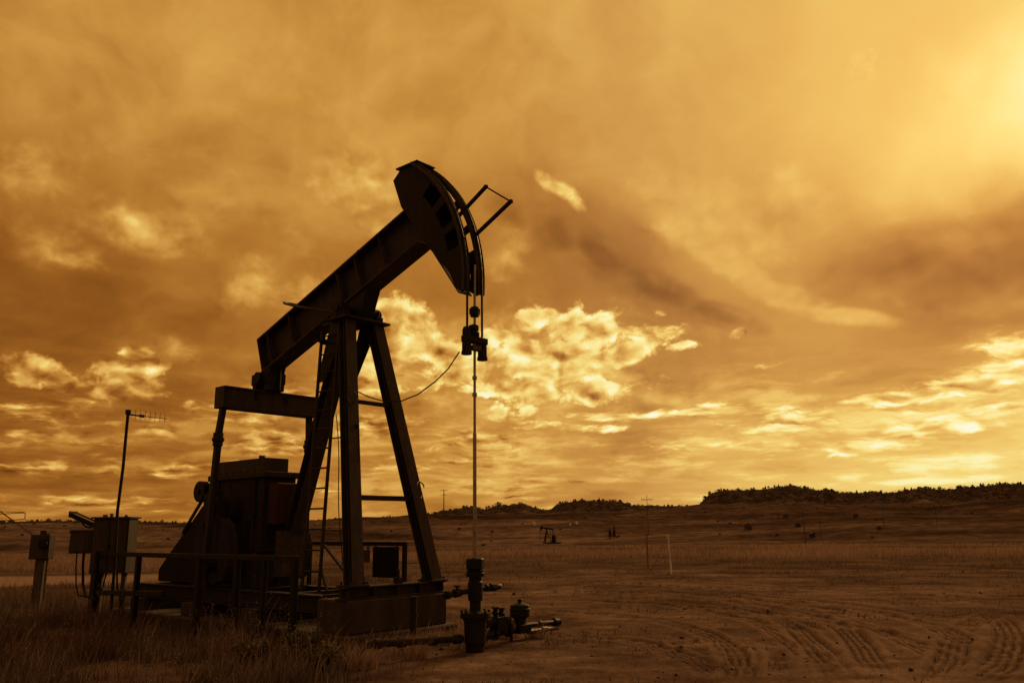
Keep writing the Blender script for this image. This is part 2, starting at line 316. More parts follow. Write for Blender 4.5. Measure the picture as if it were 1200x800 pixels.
def track_field(x, y):
    """rut depth offset and a 0..1 wear value"""
    dz = np.zeros_like(x); wear = np.zeros_like(x)
    for P, w, dp in TRACK_W:
        lo = P.min(0) - 1.2; hi = P.max(0) + 1.2
        idx = np.where((x > lo[0]) & (x < hi[0]) & (y > lo[1]) & (y < hi[1]))[0]
        if not len(idx): continue
        X = np.stack([x[idx], y[idx]], 1); best = np.full(len(idx), 9.); along = np.zeros(len(idx)); sgn = np.zeros(len(idx)); acc = 0.0; s_at = np.zeros(len(idx))
        for a, b in zip(P[:-1], P[1:]):
            ab = b - a; L = np.hypot(*ab); tt = np.clip(((X - a) @ ab) / (L * L), 0, 1)
            rel = X - (a + tt[:, None] * ab); d = np.hypot(rel[:, 0], rel[:, 1])
            mk = d < best; best[mk] = d[mk]; sgn[mk] = np.sign(ab[0] * rel[mk, 1] - ab[1] * rel[mk, 0]); s_at[mk] = acc + tt[mk] * L; acc += L
        q = best / w * sgn + .09 * fbm(s_at / 1.1, s_at * 0 + w * 9, 3, 91)
        ends = sstep(s_at, 0, 3.0) * sstep(acc - s_at, 0, 2.2)
        inside = 1 - sstep(np.abs(q), .42, .60)
        berm = np.exp(-((np.abs(q) - .72) / .16) ** 2)
        patch = .60 + .40 * sstep(vnoise(s_at * .5, s_at * 0 + w * 7, 3), .25, .6)
        brk = sstep(fbm(X[:, 0] / .35, X[:, 1] / .35, 3, 93), -.5, .25)
        patch = patch * (.62 + .38 * brk)
        tread = (.5 + .5 * np.cos(q * 2 * np.pi * 3.6)) * (.8 + .2 * np.sin(s_at * 17.0 + 3 * q))
        dz[idx] += 1.7 * dp * ends * patch * (-.42 * inside + .42 * inside * tread + .34 * berm)
        wear[idx] = np.maximum(wear[idx], ends * patch * np.maximum(inside * tread, .6 * berm))
    return dz, wear

# ------------------------------------------------------------------ materials
def new_mat(name):
    mt = bpy.data.materials.new(name); mt.use_nodes = True; t = mt.node_tree
    b = t.nodes['Principled BSDF']; return mt, NT(t), b
def bump(W, b, h, strength, dist):
    n = W.new('ShaderNodeBump'); W.put(n.inputs['Height'], h); n.inputs['Strength'].default_value = strength; n.inputs['Distance'].default_value = dist
    W.t.links.new(n.outputs[0], b.inputs['Normal'])
def metal_mat(name, paint, rust, amount=.5, rough=.6, scale=1.0, metallic=0.0):
    mt, W, b = new_mat(name)
    co = W.new('ShaderNodeTexCoord').outputs['Object']
    n1 = W.noise(co, 2.2 * scale, 7, .62); n2 = W.noise(co, 17 * scale, 6, .6)
    n3 = W.noise(W.vm('MULTIPLY', co, (6, 6, .7)), 1.6 * scale, 5, .6)
    k = W.smooth(W.m('ADD', W.m('MULTIPLY', n1, .6), W.m('MULTIPLY_ADD', n3, .25, W.m('MULTIPLY', n2, .3))), .72 - .25 * amount, .80 - .18 * amount)
    grime = W.m('MULTIPLY', W.lin(n2, .3, .7, .70, 1.25), W.lin(n3, .3, .7, .65, 1.3))
    c = W.mixc(k, (*paint, 1), (*rust, 1))
    c = W.mixc(1.0, c, W.comb(grime, grime, grime), 'MULTIPLY')
    W.t.links.new(c, b.inputs['Base Color'])
    W.put(b.inputs['Roughness'], W.m('MULTIPLY_ADD', k, .25, W.m('MULTIPLY_ADD', n2, .2, rough - .1)))
    b.inputs['Metallic'].default_value = metallic; b.inputs['Specular IOR Level'].default_value = .25
    bump(W, b, W.m('ADD', W.m('MULTIPLY', n2, .6), k), .35, .006)
    return mt
M = {}
M['steel'] = metal_mat('dark_paint_steel', (.030, .024, .023), (.046, .026, .019), .5, .6)
M['web'] = metal_mat('worn_paint_steel', (.050, .038, .032), (.105, .056, .036), .5, .6)
M['rust'] = metal_mat('rusty_steel', (.026, .020, .018), (.046, .026, .019), .7, .75)
M['black'] = metal_mat('greasy_black_steel', (.012, .010, .009), (.024, .013, .008), .3, .6)
M['red'] = metal_mat('red_oxide_paint', (.055, .016, .010), (.030, .015, .010), .6, .7)
M['bright'] = metal_mat('bare_steel', (.34, .30, .26), (.12, .06, .03), .35, .35, 1.0, .7)
M['galv'] = metal_mat('galvanised', (.12, .095, .08), (.06, .036, .022), .3, .55, 1.0, .2)
M['beige'] = metal_mat('beige_enclosure_paint', (.055, .039, .030), (.036, .022, .016), .3, .6)
M['white'] = metal_mat('white_marker_paint', (.86, .80, .72), (.70, .58, .48), .0, .6)
M['orange'] = metal_mat('orange_marker_paint', (.30, .12, .06), (.20, .085, .045), .4, .7)
M['cable'] = metal_mat('wire_rope', (.035, .026, .020), (.06, .03, .015), .4, .5)
def concrete_mat():
    mt, W, b = new_mat('stained_concrete')
    co = W.new('ShaderNodeTexCoord').outputs['Object']
    n1 = W.noise(co, 1.4, 7, .6); n2 = W.noise(co, 26, 5, .6); n3 = W.noise(W.vm('MULTIPLY', co, (5, 5, .6)), 1.3, 5, .6)
    c = W.ramp(W.m('MULTIPLY_ADD', n3, .5, W.m('MULTIPLY', n1, .5)), [(.30, (.018, .013, .011)), (.48, (.042, .030, .025)), (.66, (.085, .061, .050))])
    W.t.links.new(c, b.inputs['Base Color']); b.inputs['Roughness'].default_value = .9
    bump(W, b, W.m('ADD', n2, W.m('MULTIPLY', n1, 2.0)), .5, .012)
    return mt
M['concrete'] = concrete_mat()
def wood_mat():
    mt, W, b = new_mat('weathered_wood')
    co = W.new('ShaderNodeTexCoord').outputs['Object']
    n = W.noise(W.vm('MULTIPLY', co, (14, 14, .9)), 2.0, 7, .6)
    W.t.links.new(W.ramp(n, [(.3, (.045, .032, .024)), (.6, (.12, .088, .062))]), b.inputs['Base Color'])
    b.inputs['Roughness'].default_value = .85; bump(W, b, n, .5, .01); return mt
M['wood'] = wood_mat()
def panel_mat():
    mt, W, b = new_mat('dark_solar_cells')
    co = W.new('ShaderNodeTexCoord').outputs['Object']
    n = W.noise(co, 5, 4); W.t.links.new(W.ramp(n, [(.3, (.012, .014, .02)), (.7, (.025, .026, .034))]), b.inputs['Base Color'])
    b.inputs['Roughness'].default_value = .25; return mt
M['panel'] = panel_mat()
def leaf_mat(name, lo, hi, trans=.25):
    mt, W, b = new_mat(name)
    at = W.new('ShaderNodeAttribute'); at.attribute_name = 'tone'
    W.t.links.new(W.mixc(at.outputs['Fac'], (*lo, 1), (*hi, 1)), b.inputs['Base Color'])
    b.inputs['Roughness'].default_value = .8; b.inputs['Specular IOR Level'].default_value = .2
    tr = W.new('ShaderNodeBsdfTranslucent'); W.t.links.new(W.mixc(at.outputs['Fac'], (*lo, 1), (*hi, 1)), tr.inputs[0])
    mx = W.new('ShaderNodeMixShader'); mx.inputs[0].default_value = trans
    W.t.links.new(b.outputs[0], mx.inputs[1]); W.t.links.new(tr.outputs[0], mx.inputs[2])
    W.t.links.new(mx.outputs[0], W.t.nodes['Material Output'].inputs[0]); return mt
M['grass'] = leaf_mat('dry_grass', (.056, .039, .035), (.30, .20, .16), .3)
M['straw'] = leaf_mat('straw_grass', (.22, .145, .11), (.52, .36, .28), .3)
M['pine'] = leaf_mat('pine_foliage', (.042, .032, .026), (.12, .088, .068), .1)
M['weed'] = leaf_mat('weed_leaf', (.035, .028, .016), (.12, .088, .045), .25)
def ground_mat():
    mt, W, b = new_mat('dry_dirt_and_prairie')
    co = W.new('ShaderNodeTexCoord').outputs['Object']
    at = W.new('ShaderNodeAttribute'); at.attribute_name = 'cover'
    sp = W.new('ShaderNodeSeparateColor'); W.t.links.new(at.outputs['Color'], sp.inputs[0])
    wear, grassy, pale = sp.outputs[0], sp.outputs[1], sp.outputs[2]; far = at.outputs['Alpha']
    ar_ = W.new('ShaderNodeAttribute'); ar_.attribute_name = 'rut'; rut = ar_.outputs['Fac']      # rut bottoms coloured darker, standing in for shade the diffuse light barely gives
    n0 = W.noise(co, .35, 6, .6); n1 = W.noise(co, 2.6, 7, .62); n2 = W.noise(co, 21, 6, .62); n3 = W.noise(W.vm('MULTIPLY', co, (.6, 2.2, 1)), .9, 6, .6)
    mixv = W.m('MULTIPLY_ADD', W.m('SUBTRACT', W.m('MULTIPLY_ADD', n0, .38, W.m('MULTIPLY_ADD', n1, .20, W.m('MULTIPLY_ADD', n2, .22, W.m('MULTIPLY', n3, .20)))), .5), 1.25, .515)
    dirt = W.ramp(mixv, [(.37, (.050, .031, .025)), (.47, (.118, .080, .066)), (.55, (.19, .133, .108)), (.65, (.33, .24, .20))])
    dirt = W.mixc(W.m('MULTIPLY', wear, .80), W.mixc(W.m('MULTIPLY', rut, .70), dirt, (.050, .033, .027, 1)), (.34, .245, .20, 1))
    turf = W.ramp(mixv, [(.38, (.046, .031, .026)), (.52, (.105, .074, .060)), (.66, (.21, .15, .12))])
    # rolling range land: broad streaks of straw, scrub and bare soil
    f0 = W.noise(W.vm('MULTIPLY', co, (.5, 1, 1)), .010, 8, .62, dist=.6); f1 = W.noise(W.vm('MULTIPLY', co, (.22, 1, 1)), .035, 7, .68, dist=.4); f2 = W.noise(co, .22, 6, .68)
    fv = W.m('MULTIPLY_ADD', W.m('SUBTRACT', W.m('MULTIPLY_ADD', f0, .38, W.m('MULTIPLY_ADD', f1, .38, W.m('MULTIPLY', f2, .24))), .5), 2.5, .50)
    rng = W.ramp(fv, [(.28, (.030, .020, .017)), (.42, (.070, .046, .038)), (.54, (.125, .085, .069)), (.66, (.22, .155, .125)), (.80, (.35, .25, .20))])
    scrub = W.ramp(W.noise(co, .16, 7, .7), [(.36, (.022, .015, .013)), (.50, (.060, .042, .034)), (.64, (.14, .098, .078))])
    c = W.mixc(grassy, dirt, turf)
    c = W.mixc(W.smooth(far, .02, .5), c, rng)
    c = W.mixc(W.smooth(far, .6, .95), c, scrub)
    c = W.mixc(pale, c, (.33, .235, .19, 1))
    W.t.links.new(c, b.inputs['Base Color']); b.inputs['Roughness'].default_value = 1.0; b.inputs['Specular IOR Level'].default_value = 0.0
    hb = W.m('MULTIPLY_ADD', n2, .5, W.m('MULTIPLY', W.noise(co, 60, 4, .6), .25))
    bump(W, b, W.m('MULTIPLY_ADD', n1, .9, hb), .7, .045)
    return mt
M['ground'] = ground_mat()

# ------------------------------------------------------------------ ground: one polar sheet out to the horizon
def mesh_np(name, co, faces_flat, loop_tot, mat, smooth=False):
    me = bpy.data.meshes.new(name)
    nv, nl, nf = len(co), len(faces_flat), len(loop_tot)
    me.vertices.add(nv); me.vertices.foreach_set('co', np.asarray(co, np.float32).ravel())
    me.loops.add(nl); me.loops.foreach_set('vertex_index', np.asarray(faces_flat, np.int32))
    me.polygons.add(nf)
    st = np.concatenate([[0], np.cumsum(loop_tot)[:-1]]).astype(np.int32)
    me.polygons.foreach_set('loop_start', st)
    if smooth: me.polygons.foreach_set('use_smooth', np.ones(nf, bool))
    me.update(calc_edges=True); me.materials.append(mat)
    return me
def add_obj(name, me, parent=None):
    o = bpy.data.objects.new(name, me); C.objects.link(o)
    if parent: o.parent = parent
    return o
def build_ground():
    az = np.concatenate([np.arange(-46, 46, .13), np.arange(46, 314, 4.0)]); az = np.radians(az); na = len(az)
    rr = [.6]
    while rr[-1] < 9000:
        r = rr[-1]; rr.append(r * (1.08 if r < 5 else 1.005 if r < 26 else 1.010 if r < 150 else 1.008 if r < 900 else 1.05))
    rr = np.array(rr); nr = len(rr)
    Rg, Ag = np.meshgrid(rr, az, indexing='ij'); X = (Rg * np.sin(Ag)).ravel(); Y = (Rg * np.cos(Ag)).ravel()
    Z = height(X, Y)
    dz, wear = track_field(X, Y)
    r = Rg.ravel(); near = 1 - sstep(r, 22, 40)
    clod = fbm(X / .22, Y / .22, 3, 41) * .012 + fbm(X / .7, Y / .7, 3, 43) * .022
    Z = Z + dz + clod * near
    # cover: wear, grass, pale strip, distance class
    edge = fbm(X / 4., Y / 4., 4, 51)
    left = sstep(-(X + 1.0 + .9 * edge + .10 * (Y - 10)), -.4, 1.2)
    band = sstep(Y + 5 * edge, 36, 44)
    tuft = sstep(fbm(X / 2.6, Y / 1.6, 4, 57) + (Y - 27) / 16., .05, .40) * .8
    grassy = np.clip(np.maximum(np.maximum(left * (Y > 0), band), tuft * (Y > 14)), 0, 1)
    path = sstep(Y - .25 * (X + 14) + 1.2 * edge, 26.2, 27.5) * (1 - sstep(Y - .25 * (X + 14) + 1.2 * edge, 33, 35)) * sstep(-X, 9.5, 13.0)
    azr = Ag.ravel(); azw = (azr + np.pi) % (2 * np.pi) - np.pi
    a1 = math.radians(azel(1000, 590)[0]); a2 = math.radians(azel(1200, 584)[0])
    strip = np.exp(-((r - 592 - 14 * fbm(azr * 30, azr * 0, 2, 8)) / 5.0) ** 2) * sstep(azw, a1 - .13, a1 + .06) * (.35 + .65 * sstep(vnoise(azr * 60, azr * 0, 4), .2, .6))
    # a curling ranch track on the middle slope
    a0 = math.radians(azel(560, 615)[0]); a3 = math.radians(azel(648, 612)[0])
    curl = np.exp(-((r - (330 + 260 * (azw - a0))) / 7.) ** 2) * sstep(azw, a0 - .05, a0) * (1 - sstep(azw, a3, a3 + .04)) * .45
    pale = np.clip(path * .85 + strip * .8 + curl, 0, 1)
    far = sstep(r, 48, 75) * .55 + .45 * sstep(r + 30 * fbm(azr * 60, r / 40., 3, 61), 615, 660)
    cover = np.stack([wear, grassy, pale, far], 1).astype(np.float32)
    co = np.vstack([np.stack([X, Y, Z], 1), [[0, 0, hz(0.01, 0.01)]]])
    cover = np.vstack([cover, [[0, 0, 0, 0]]]).astype(np.float32)
    i = np.arange(nr - 1)[:, None] * na; j = np.arange(na)[None, :]; jn = (j + 1) % na
    q = np.stack([i + j, i + jn, i + na + jn, i + na + j], -1).reshape(-1, 4)[:, ::-1]
    tri = np.stack([np.full(na, nr * na), np.arange(na), (np.arange(na) + 1) % na], 1)[:, ::-1]
    me = mesh_np('ground', co, np.concatenate([q.ravel(), tri.ravel()]), np.concatenate([np.full(len(q), 4), np.full(na, 3)]), M['ground'], True)
    at = me.color_attributes.new('cover', 'FLOAT_COLOR', 'POINT'); at.data.foreach_set('color', cover.ravel())
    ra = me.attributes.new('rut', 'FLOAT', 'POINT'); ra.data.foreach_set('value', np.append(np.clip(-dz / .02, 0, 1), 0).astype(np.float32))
    o = add_obj('ground', me); o['kind'] = 'structure'
build_ground()

# ------------------------------------------------------------------ mesh helpers
def basis(d, up=(0, 0, 1)):
    d = Vector(d).normalized(); up = Vector(up)
    if abs(d.dot(up)) > .98: up = Vector((1, 0, 0))
    x = up.cross(d).normalized(); y = d.cross(x).normalized()
    return x, y, d                                # x sideways, y 'up', d along
def box(bm, c, size, rot=None):
    sx, sy, sz = [v / 2 for v in size]; Rm = rot or Matrix.Identity(3)
    vs = [bm.verts.new(Vector(c) + Rm @ Vector((x * sx, y * sy, z * sz))) for x in (-1, 1) for y in (-1, 1) for z in (-1, 1)]
    for f in ((0, 1, 3, 2), (4, 6, 7, 5), (0, 4, 5, 1), (2, 3, 7, 6), (0, 2, 6, 4), (1, 5, 7, 3)): bm.faces.new([vs[i] for i in f])
def box2(bm, lo, hi): box(bm, [(a + b) / 2 for a, b in zip(lo, hi)], [abs(b - a) for a, b in zip(lo, hi)])
def bar(bm, p0, p1, w, h, up=(0, 0, 1), off=(0, 0)):
    """rectangular bar; w across, h along 'up'"""
    p0, p1 = Vector(p0), Vector(p1); x, y, d = basis(p1 - p0, up)
    Rm = Matrix((x, y, d)).transposed()
    box(bm, (p0 + p1) / 2 + x * off[0] + y * off[1], (w, h, (p1 - p0).length), Rm)
def ibeam(bm, p0, p1, w, h, tf, tw, up=(0, 0, 1)):
    bar(bm, p0, p1, w, tf, up, (0, h / 2 - tf / 2)); bar(bm, p0, p1, w, tf, up, (0, -h / 2 + tf / 2)); bar(bm, p0, p1, tw, h - 2 * tf, up)
def rod(bm, p0, p1, r0, r1=None, n=12, cap=True):
    r1 = r0 if r1 is None else r1
    p0, p1 = Vector(p0), Vector(p1); x, y, d = basis(p1 - p0)
    A, B = [], []
    for k in range(n):
        a = 2 * math.pi * k / n; o = x * math.cos(a) + y * math.sin(a)
        A.append(bm.verts.new(p0 + o * r0)); B.append(bm.verts.new(p1 + o * r1))
    for k in range(n): bm.faces.new((A[k], A[(k + 1) % n], B[(k + 1) % n], B[k]))
    if cap: bm.faces.new(A[::-1]); bm.faces.new(B)
def tube(bm, pts, r, n=8, closed=False):
    pts = [Vector(p) for p in pts]; N = len(pts); rings = []
    for i, p in enumerate(pts):
        a = pts[i - 1] if (i or closed) else p; b = pts[(i + 1) % N] if (i < N - 1 or closed) else p
        x, y, d = basis(b - a)
        rings.append([bm.verts.new(p + (x * math.cos(2 * math.pi * k / n) + y * math.sin(2 * math.pi * k / n)) * r) for k in range(n)])
    for i in range(N if closed else N - 1):
        A, B = rings[i], rings[(i + 1) % N]
        for k in range(n): bm.faces.new((A[k], A[(k + 1) % n], B[(k + 1) % n], B[k]))
    if not closed: bm.faces.new(rings[0][::-1]); bm.faces.new(rings[-1])
def prism(bm, pts, ext):
    """polygon (3D points) extruded along ext"""
    A = [bm.verts.new(p) for p in pts]; B = [bm.verts.new(Vector(p) + Vector(ext)) for p in pts]; n = len(A)
    bm.faces.new(A[::-1]); bm.faces.new(B)
    for k in range(n): bm.faces.new((A[k], A[(k + 1) % n], B[(k + 1) % n], B[k]))
def lathe(bm, prof, c=(0, 0, 0), axis=(0, 0, 1), n=20):
    x, y, d = basis(axis); c = Vector(c); rings = []
    for r, h in prof:
        rings.append([bm.verts.new(c + d * h + (x * math.cos(2 * math.pi * k / n) + y * math.sin(2 * math.pi * k / n)) * r) for k in range(n)])
    for A, B in zip(rings[:-1], rings[1:]):
        for k in range(n): bm.faces.new((A[k], A[(k + 1) % n], B[(k + 1) % n], B[k]))
    bm.faces.new(rings[0][::-1]); bm.faces.new(rings[-1])
def sag(p0, p1, drop, n=14, curl=0.0):
    p0, p1 = Vector(p0), Vector(p1); out = []
    for k in range(n + 1):
        t = k / n; p = p0.lerp(p1, t); p.z -= drop * 4 * t * (1 - t); p.x += curl * math.sin(t * 7); out.append(p)
    return out
class B:
    def __enter__(s): s.bm = bmesh.new(); return s.bm
    def __exit__(s, *a): pass
def obj(name, bm, mat, parent=None, bevel=0.0, smooth=False):
    bmesh.ops.recalc_face_normals(bm, faces=bm.faces[:])
    me = bpy.data.meshes.new(name); bm.to_mesh(me); bm.free(); me.materials.append(mat)
    if smooth:
        me.shade_smooth() if hasattr(me, 'shade_smooth') else None
        try: me.set_sharp_from_angle(angle=R(40))
        except Exception: pass
    o = add_obj(name, me, parent)
    if bevel:
        md = o.modifiers.new('bevel', 'BEVEL'); md.width = bevel; md.segments = 1; md.limit_method = 'ANGLE'; md.angle_limit = R(50)
    return o
def thing(name, label, cat, loc=(0, 0, 0), rz=0.0, group=None):
    o = bpy.data.objects.new(name, None); C.objects.link(o); o.empty_display_size = .2
    o.location = loc; o.rotation_euler = (0, 0, rz); return tag(o, label, cat, group)
def tag(o, label, cat, group=None, kind=None):
    o['label'] = label; o['category'] = cat
    if group: o['group'] = group
    if kind: o['kind'] = kind
    return o
def copy_tree(src, parent=None):
    c = src.copy(); C.objects.link(c)
    if parent: c.parent = parent
    for ch in src.children: copy_tree(ch, c)
    return c
V = Vector
def nb(): return bmesh.new()

# ------------------------------------------------------------------ the pump jack (local x towards the well, y across, z up)
A_PJ = R(41); PJ = (-2.5653, 13.3910, 0.0)
UX = V((math.cos(A_PJ), -math.sin(A_PJ), 0)); VX = V((math.sin(A_PJ), math.cos(A_PJ), 0))
def wp(x, y, z=0.0): return V(PJ) + UX * x + VX * y + V((0, 0, z))
def pjl(): return dict(loc=PJ, rz=-A_PJ)

def build_base():
    t = thing('concrete_base', 'low stained concrete foundation with stepped ledge beneath the rusty pump jack', 'foundation', **pjl())
    bm = nb(); box2(bm, (-6.0, -1.06, -.25), (1.33, 1.06, .20)); obj('footing', bm, M['concrete'], t, .02)
    bm = nb(); box2(bm, (.50, -.95, .20), (1.20, .95, .655)); obj('front_block', bm, M['concrete'], t, .02)
    for x in (-1.4, -3.3, -5.2):
        bm = nb(); box2(bm, (x - .22, -.86, .20), (x + .22, .86, .418)); obj('pier_block', bm, M['concrete'], t, .015)
build_base()

def build_pumpjack():
    t = thing('pump_jack', 'tall dark rusty oil pump jack with raised horse head over the wellhead', 'pump jack', **pjl())
    # skid
    for y in (-.62, .62):
        bm = nb(); ibeam(bm, (-5.7, y, .545), (.48, y, .545), .20, .25, .022, .014); obj('skid_beam', bm, M['steel'], t, .004)
    for x in (-5.6, -4.2, -2.9, -1.9, -.9):
        bm = nb(); bar(bm, (x, -.515, .55), (x, .515, .55), .14, .20); obj('cross_member', bm, M['steel'], t, .004)
    bm = nb(); ibeam(bm, (1.05, -.97, .745), (1.05, .97, .745), .24, .17, .02, .016)
    for y in (-.9, -.45, 0, .45, .9): box2(bm, (.94, y - .01, .68), (1.16, y + .01, .81))
    obj('front_beam', bm, M['web'], t, .004)
    bm = nb(); bar(bm, (.46, -.8, .60), (.46, .8, .60), .05, .2); obj('end_plate', bm, M['steel'], t, .003)
    # post: two front legs, one wide rear leg
    top = {}
    for sgn in (-1, 1):
        p0 = V((1.08, sgn * .76, .83)); p1 = V((.10, sgn * .29, 4.93)); top[sgn] = p1
        bm = nb(); ibeam(bm, p0, p1, .21, .21, .022, .018, up=(1, 0, 0))
        bar(bm, p0, p1, .19, .012, up=(1, 0, 0), off=(0, 0.02))
        obj('leg', bm, M['web'], t, .004)
        bm = nb(); box2(bm, (.90, sgn * .77 - .17, .832), (1.24, sgn * .77 + .17, .858))
        for dx in (-.11, .11):
            for dy in (-.12, .12): rod(bm, (1.07 + dx, sgn * .77 + dy, .858), (1.07 + dx, sgn * .77 + dy, .90), .018, n=6)
        obj('foot_plate', bm, M['steel'], t, .003)
    bm = nb(); p0 = V((-1.84, 0, .70)); p1 = V((-.26, 0, 4.93)); ibeam(bm, p0, p1, .25, .22, .022, .02, up=(1, 0, 0)); obj('leg', bm, M['web'], t, .004)
    bm = nb(); box2(bm, (-2.16, -.40, .672), (-1.6, .40, .70)); obj('foot_plate', bm, M['steel'], t, .003)
    for z, w in ((3.56, .06), (2.07, .075)):
        k = (z - .83) / 4.10; x = 1.08 - .98 * k; y = .76 - .47 * k - .09
        bm = nb(); bar(bm, (x, -y, z), (x, y, z), w, w); obj('cross_bar', bm, M['steel'], t, .004)
    # top plate, gussets, saddle bearing
    bm = nb(); box2(bm, (-.56, -.30, 4.932), (-.22, .30, 4.968)); box2(bm, (-.22, -.47, 4.932), (.30, .47, 4.968)); obj('top_plate', bm, M['steel'], t, .004)
    for y in (-.30, .30):
        bm = nb(); prism(bm, [(-.30, y - .012, 4.93), (.22, y - .012, 4.93), (.0, y - .012, 4.66), (-.42, y - .012, 3.98), (-.62, y - .012, 3.98)], (0, .024, 0)); obj('gusset', bm, M['steel'], t)
    bm = nb()
    for y in (-.34, .34):
        box2(bm, (-.17, y - .075, 4.97), (.17, y + .075, 5.08)); rod(bm, (0, y - .085, 5.12), (0, y + .085, 5.12), .125, n=20)
        for dx in (-.13, .13): rod(bm, (dx, y, 5.08), (dx, y, 5.19), .02, n=6)
    rod(bm, (0, -.45, 5.12), (0, .45, 5.12), .062, n=14)
    obj('saddle_bearing', bm, M['black'], t, .006)
    if True:
        y = -.125; bm = nb(); prism(bm, [(-.30, y - .015, 5.225), (.42, y - .015, 5.487), (.22, y - .015, 4.97), (-.20, y - .015, 4.97)], (0, .28, 0)); obj('saddle_bracket', bm, M['black'], t)
    for y, x in ((-.44, -.28), (.44, 0)):
        bm = nb(); s_ = 1 if y > 0 else -1
        box2(bm, (x - .04, y - .05, 4.56), (x + .03, y + .05, 4.64)); rod(bm, (x, y, 4.60), (x, y + .16 * s_, 4.60), .025, n=8); rod(bm, (x, y, 4.64), (x, y, 4.74), .018, n=8); rod(bm, (x, y - .04 * s_, 4.60), (x + .04, y - .24 * s_, 4.60), .015, n=6)
        obj('grease_cup', bm, M['black'], t)
    # walking beam
    b0 = V((-2.63, 0, 4.745)); b1 = V((1.52, 0, 6.255)); bd = (b1 - b0).normalized(); bn = V((-bd.z, 0, bd.x))
    w = nb(); ibeam(w, b0, b1, .34, .70, .042, .026, up=bn)
    for s_ in (.30, 1.0, 2.45, 2.95, 3.6):
        for y in (-1, 1):
            p = b0 + bd * s_ + V((0, y * .085, 0)); bar(w, p - bn * .305, p + bn * .305, .14 if True else 0, .02, up=bd)
    beam = obj('walking_beam', w, M['web'], t, .005)
    bm = nb(); p = b0 + bd * .012; bar(bm, p - bn * .35, p + bn * .35, .33, .02, up=bd); obj('end_cap', bm, M['web'], beam)
    bm = nb(); p = b0 + bd * 2.95 + bn * .35; bar(bm, p, p + bn * .09, .12, .12, up=bd); rod(bm, p + bn * .09, p + bn * .14, .03, n=8); obj('lifting_lug', bm, M['steel'], beam)
    bm = nb(); hp = [V((0.02, -.33, 5.04)), V((-.6, -.34, 5.22)), V((-1.2, -.32, 5.38)), V((-1.75, -.25, 5.56)), V((-2.02, -.10, 5.66)), V((-2.06, .06, 5.68)), V((-1.9, .22, 5.63)), V((-1.3, .32, 5.46)), V((-.6, .34, 5.25)), V((.02, .33, 5.04))]
    tube(bm, [hp[0] * 0 + a for a in hp], .022); obj('brake_cable', bm, M['cable'], t, 0, True)
    # horse head
    Pc = (0.12, 5.13)
    def ar(r, a): return (Pc[0] + r * math.cos(R(a)), Pc[1] + r * math.sin(R(a)))
    hh = nb()
    TK = .024
    for y in (-.15, .15):
        def pl(poly): prism(hh, [(x, y - TK / 2, z) for x, z in poly], (0, TK, 0))
        band0, band1, rim = (2.22 if y < 0 else 2.36), 2.474, 2.515
        pl([(1.02, 7.12), (1.22, 7.28), (1.50, 7.265)] + [ar(rim, a) for a in np.linspace(56, 50, 4)] + [ar(band0, 52)] + [ar(band0, a) for a in np.linspace(49, 4.0, 14)] + [(1.83, 5.83), (1.23, 6.61)])
        pl([ar(band1, a) for a in np.linspace(50, -4.4, 20)] + [ar(rim, a) for a in np.linspace(-4.0, 50, 20)])
        edges = [52, 50, 44, 41, 35, 31, 24, 20, 12.5]
        for hi_, lo_ in ((52, 43.5), (35, 31.5), (23, 20)): pl([ar(band0, hi_), ar(band1, hi_ if hi_ < 50 else 50), ar(band1, lo_), ar(band0, lo_)])
        pl([ar(band0, a) for a in (12.5, 8.5, 4.0)] + [(2.46, 5.03)] + [ar(band1, a) for a in (-4.4, 0, 4, 8, 12.5)])
    # cross plates that tie the two cheeks together
    def cross(p, q, th=.02): bar(hh, (p[0], 0, p[1]), (q[0], 0, q[1]), .276, th, up=(p[1] - q[1], 0, q[0] - p[0]))
    cross((1.04, 7.115), (1.21, 7.255)); cross((1.23, 7.255), (1.49, 7.24)); cross((1.045, 7.09), (1.235, 6.63)); cross((2.50, 4.955), (1.86, 5.82)); cross(ar(2.08, 50), ar(2.08, 46))
    for a in (43.5, 32.2, 20.7, 6): cross(ar(2.20, a), ar(2.45, a), .018)
    head = obj('horse_head', hh, M['black'], t)
    def arc_strip(bm, r0, r1, a_hi, a_lo, n, y0, y1):
        rings = []
        for a in np.linspace(a_hi, a_lo, n):
            p, q = ar(r0, a), ar(r1, a)
            rings.append([bm.verts.new((p[0], y0, p[1])), bm.verts.new((p[0], y1, p[1])), bm.verts.new((q[0], y1, q[1])), bm.verts.new((q[0], y0, q[1]))])
        for A, B_ in zip(rings[:-1], rings[1:]):
            for k in range(4): bm.faces.new((A[k], A[(k + 1) % 4], B_[(k + 1) % 4], B_[k]))
        bm.faces.new(rings[0][::-1]); bm.faces.new(rings[-1])
    for y in (-.155, .155):
        bm = nb(); arc_strip(bm, 2.530, 2.556, 57.2, -4.2, 48, y - .058, y + .058)
        for y2 in (y - .062, y + .062): arc_strip(bm, 2.519, 2.568, 57.2, -4.2, 48, y2 - .004, y2 + .004)   # lips that keep the rope on
        obj('rope_track', bm, M['web'], head)
    bm = nb(); box2(bm, (1.12, -.20, 7.268), (1.62, .20, 7.29)); obj('top_cap', bm, M['black'], head)
    bm = nb(); g = [(2.22, .15, 6.295), (2.78, .15, 6.605), (3.27, .15, 6.235), (2.50, .15, 5.860)]
    for (a, b), w_ in zip(((g[0], g[1]), (g[1], g[2]), (g[3], g[2])), (.045, .022, .045)): bar(bm, a, b, w_, w_)
    for q in g[1:3]: box(bm, q, (.05, .05, .05))
    obj('rope_guard', bm, M['black'], head)
    # bridle, carrier and polished rod
    xw = 2.70
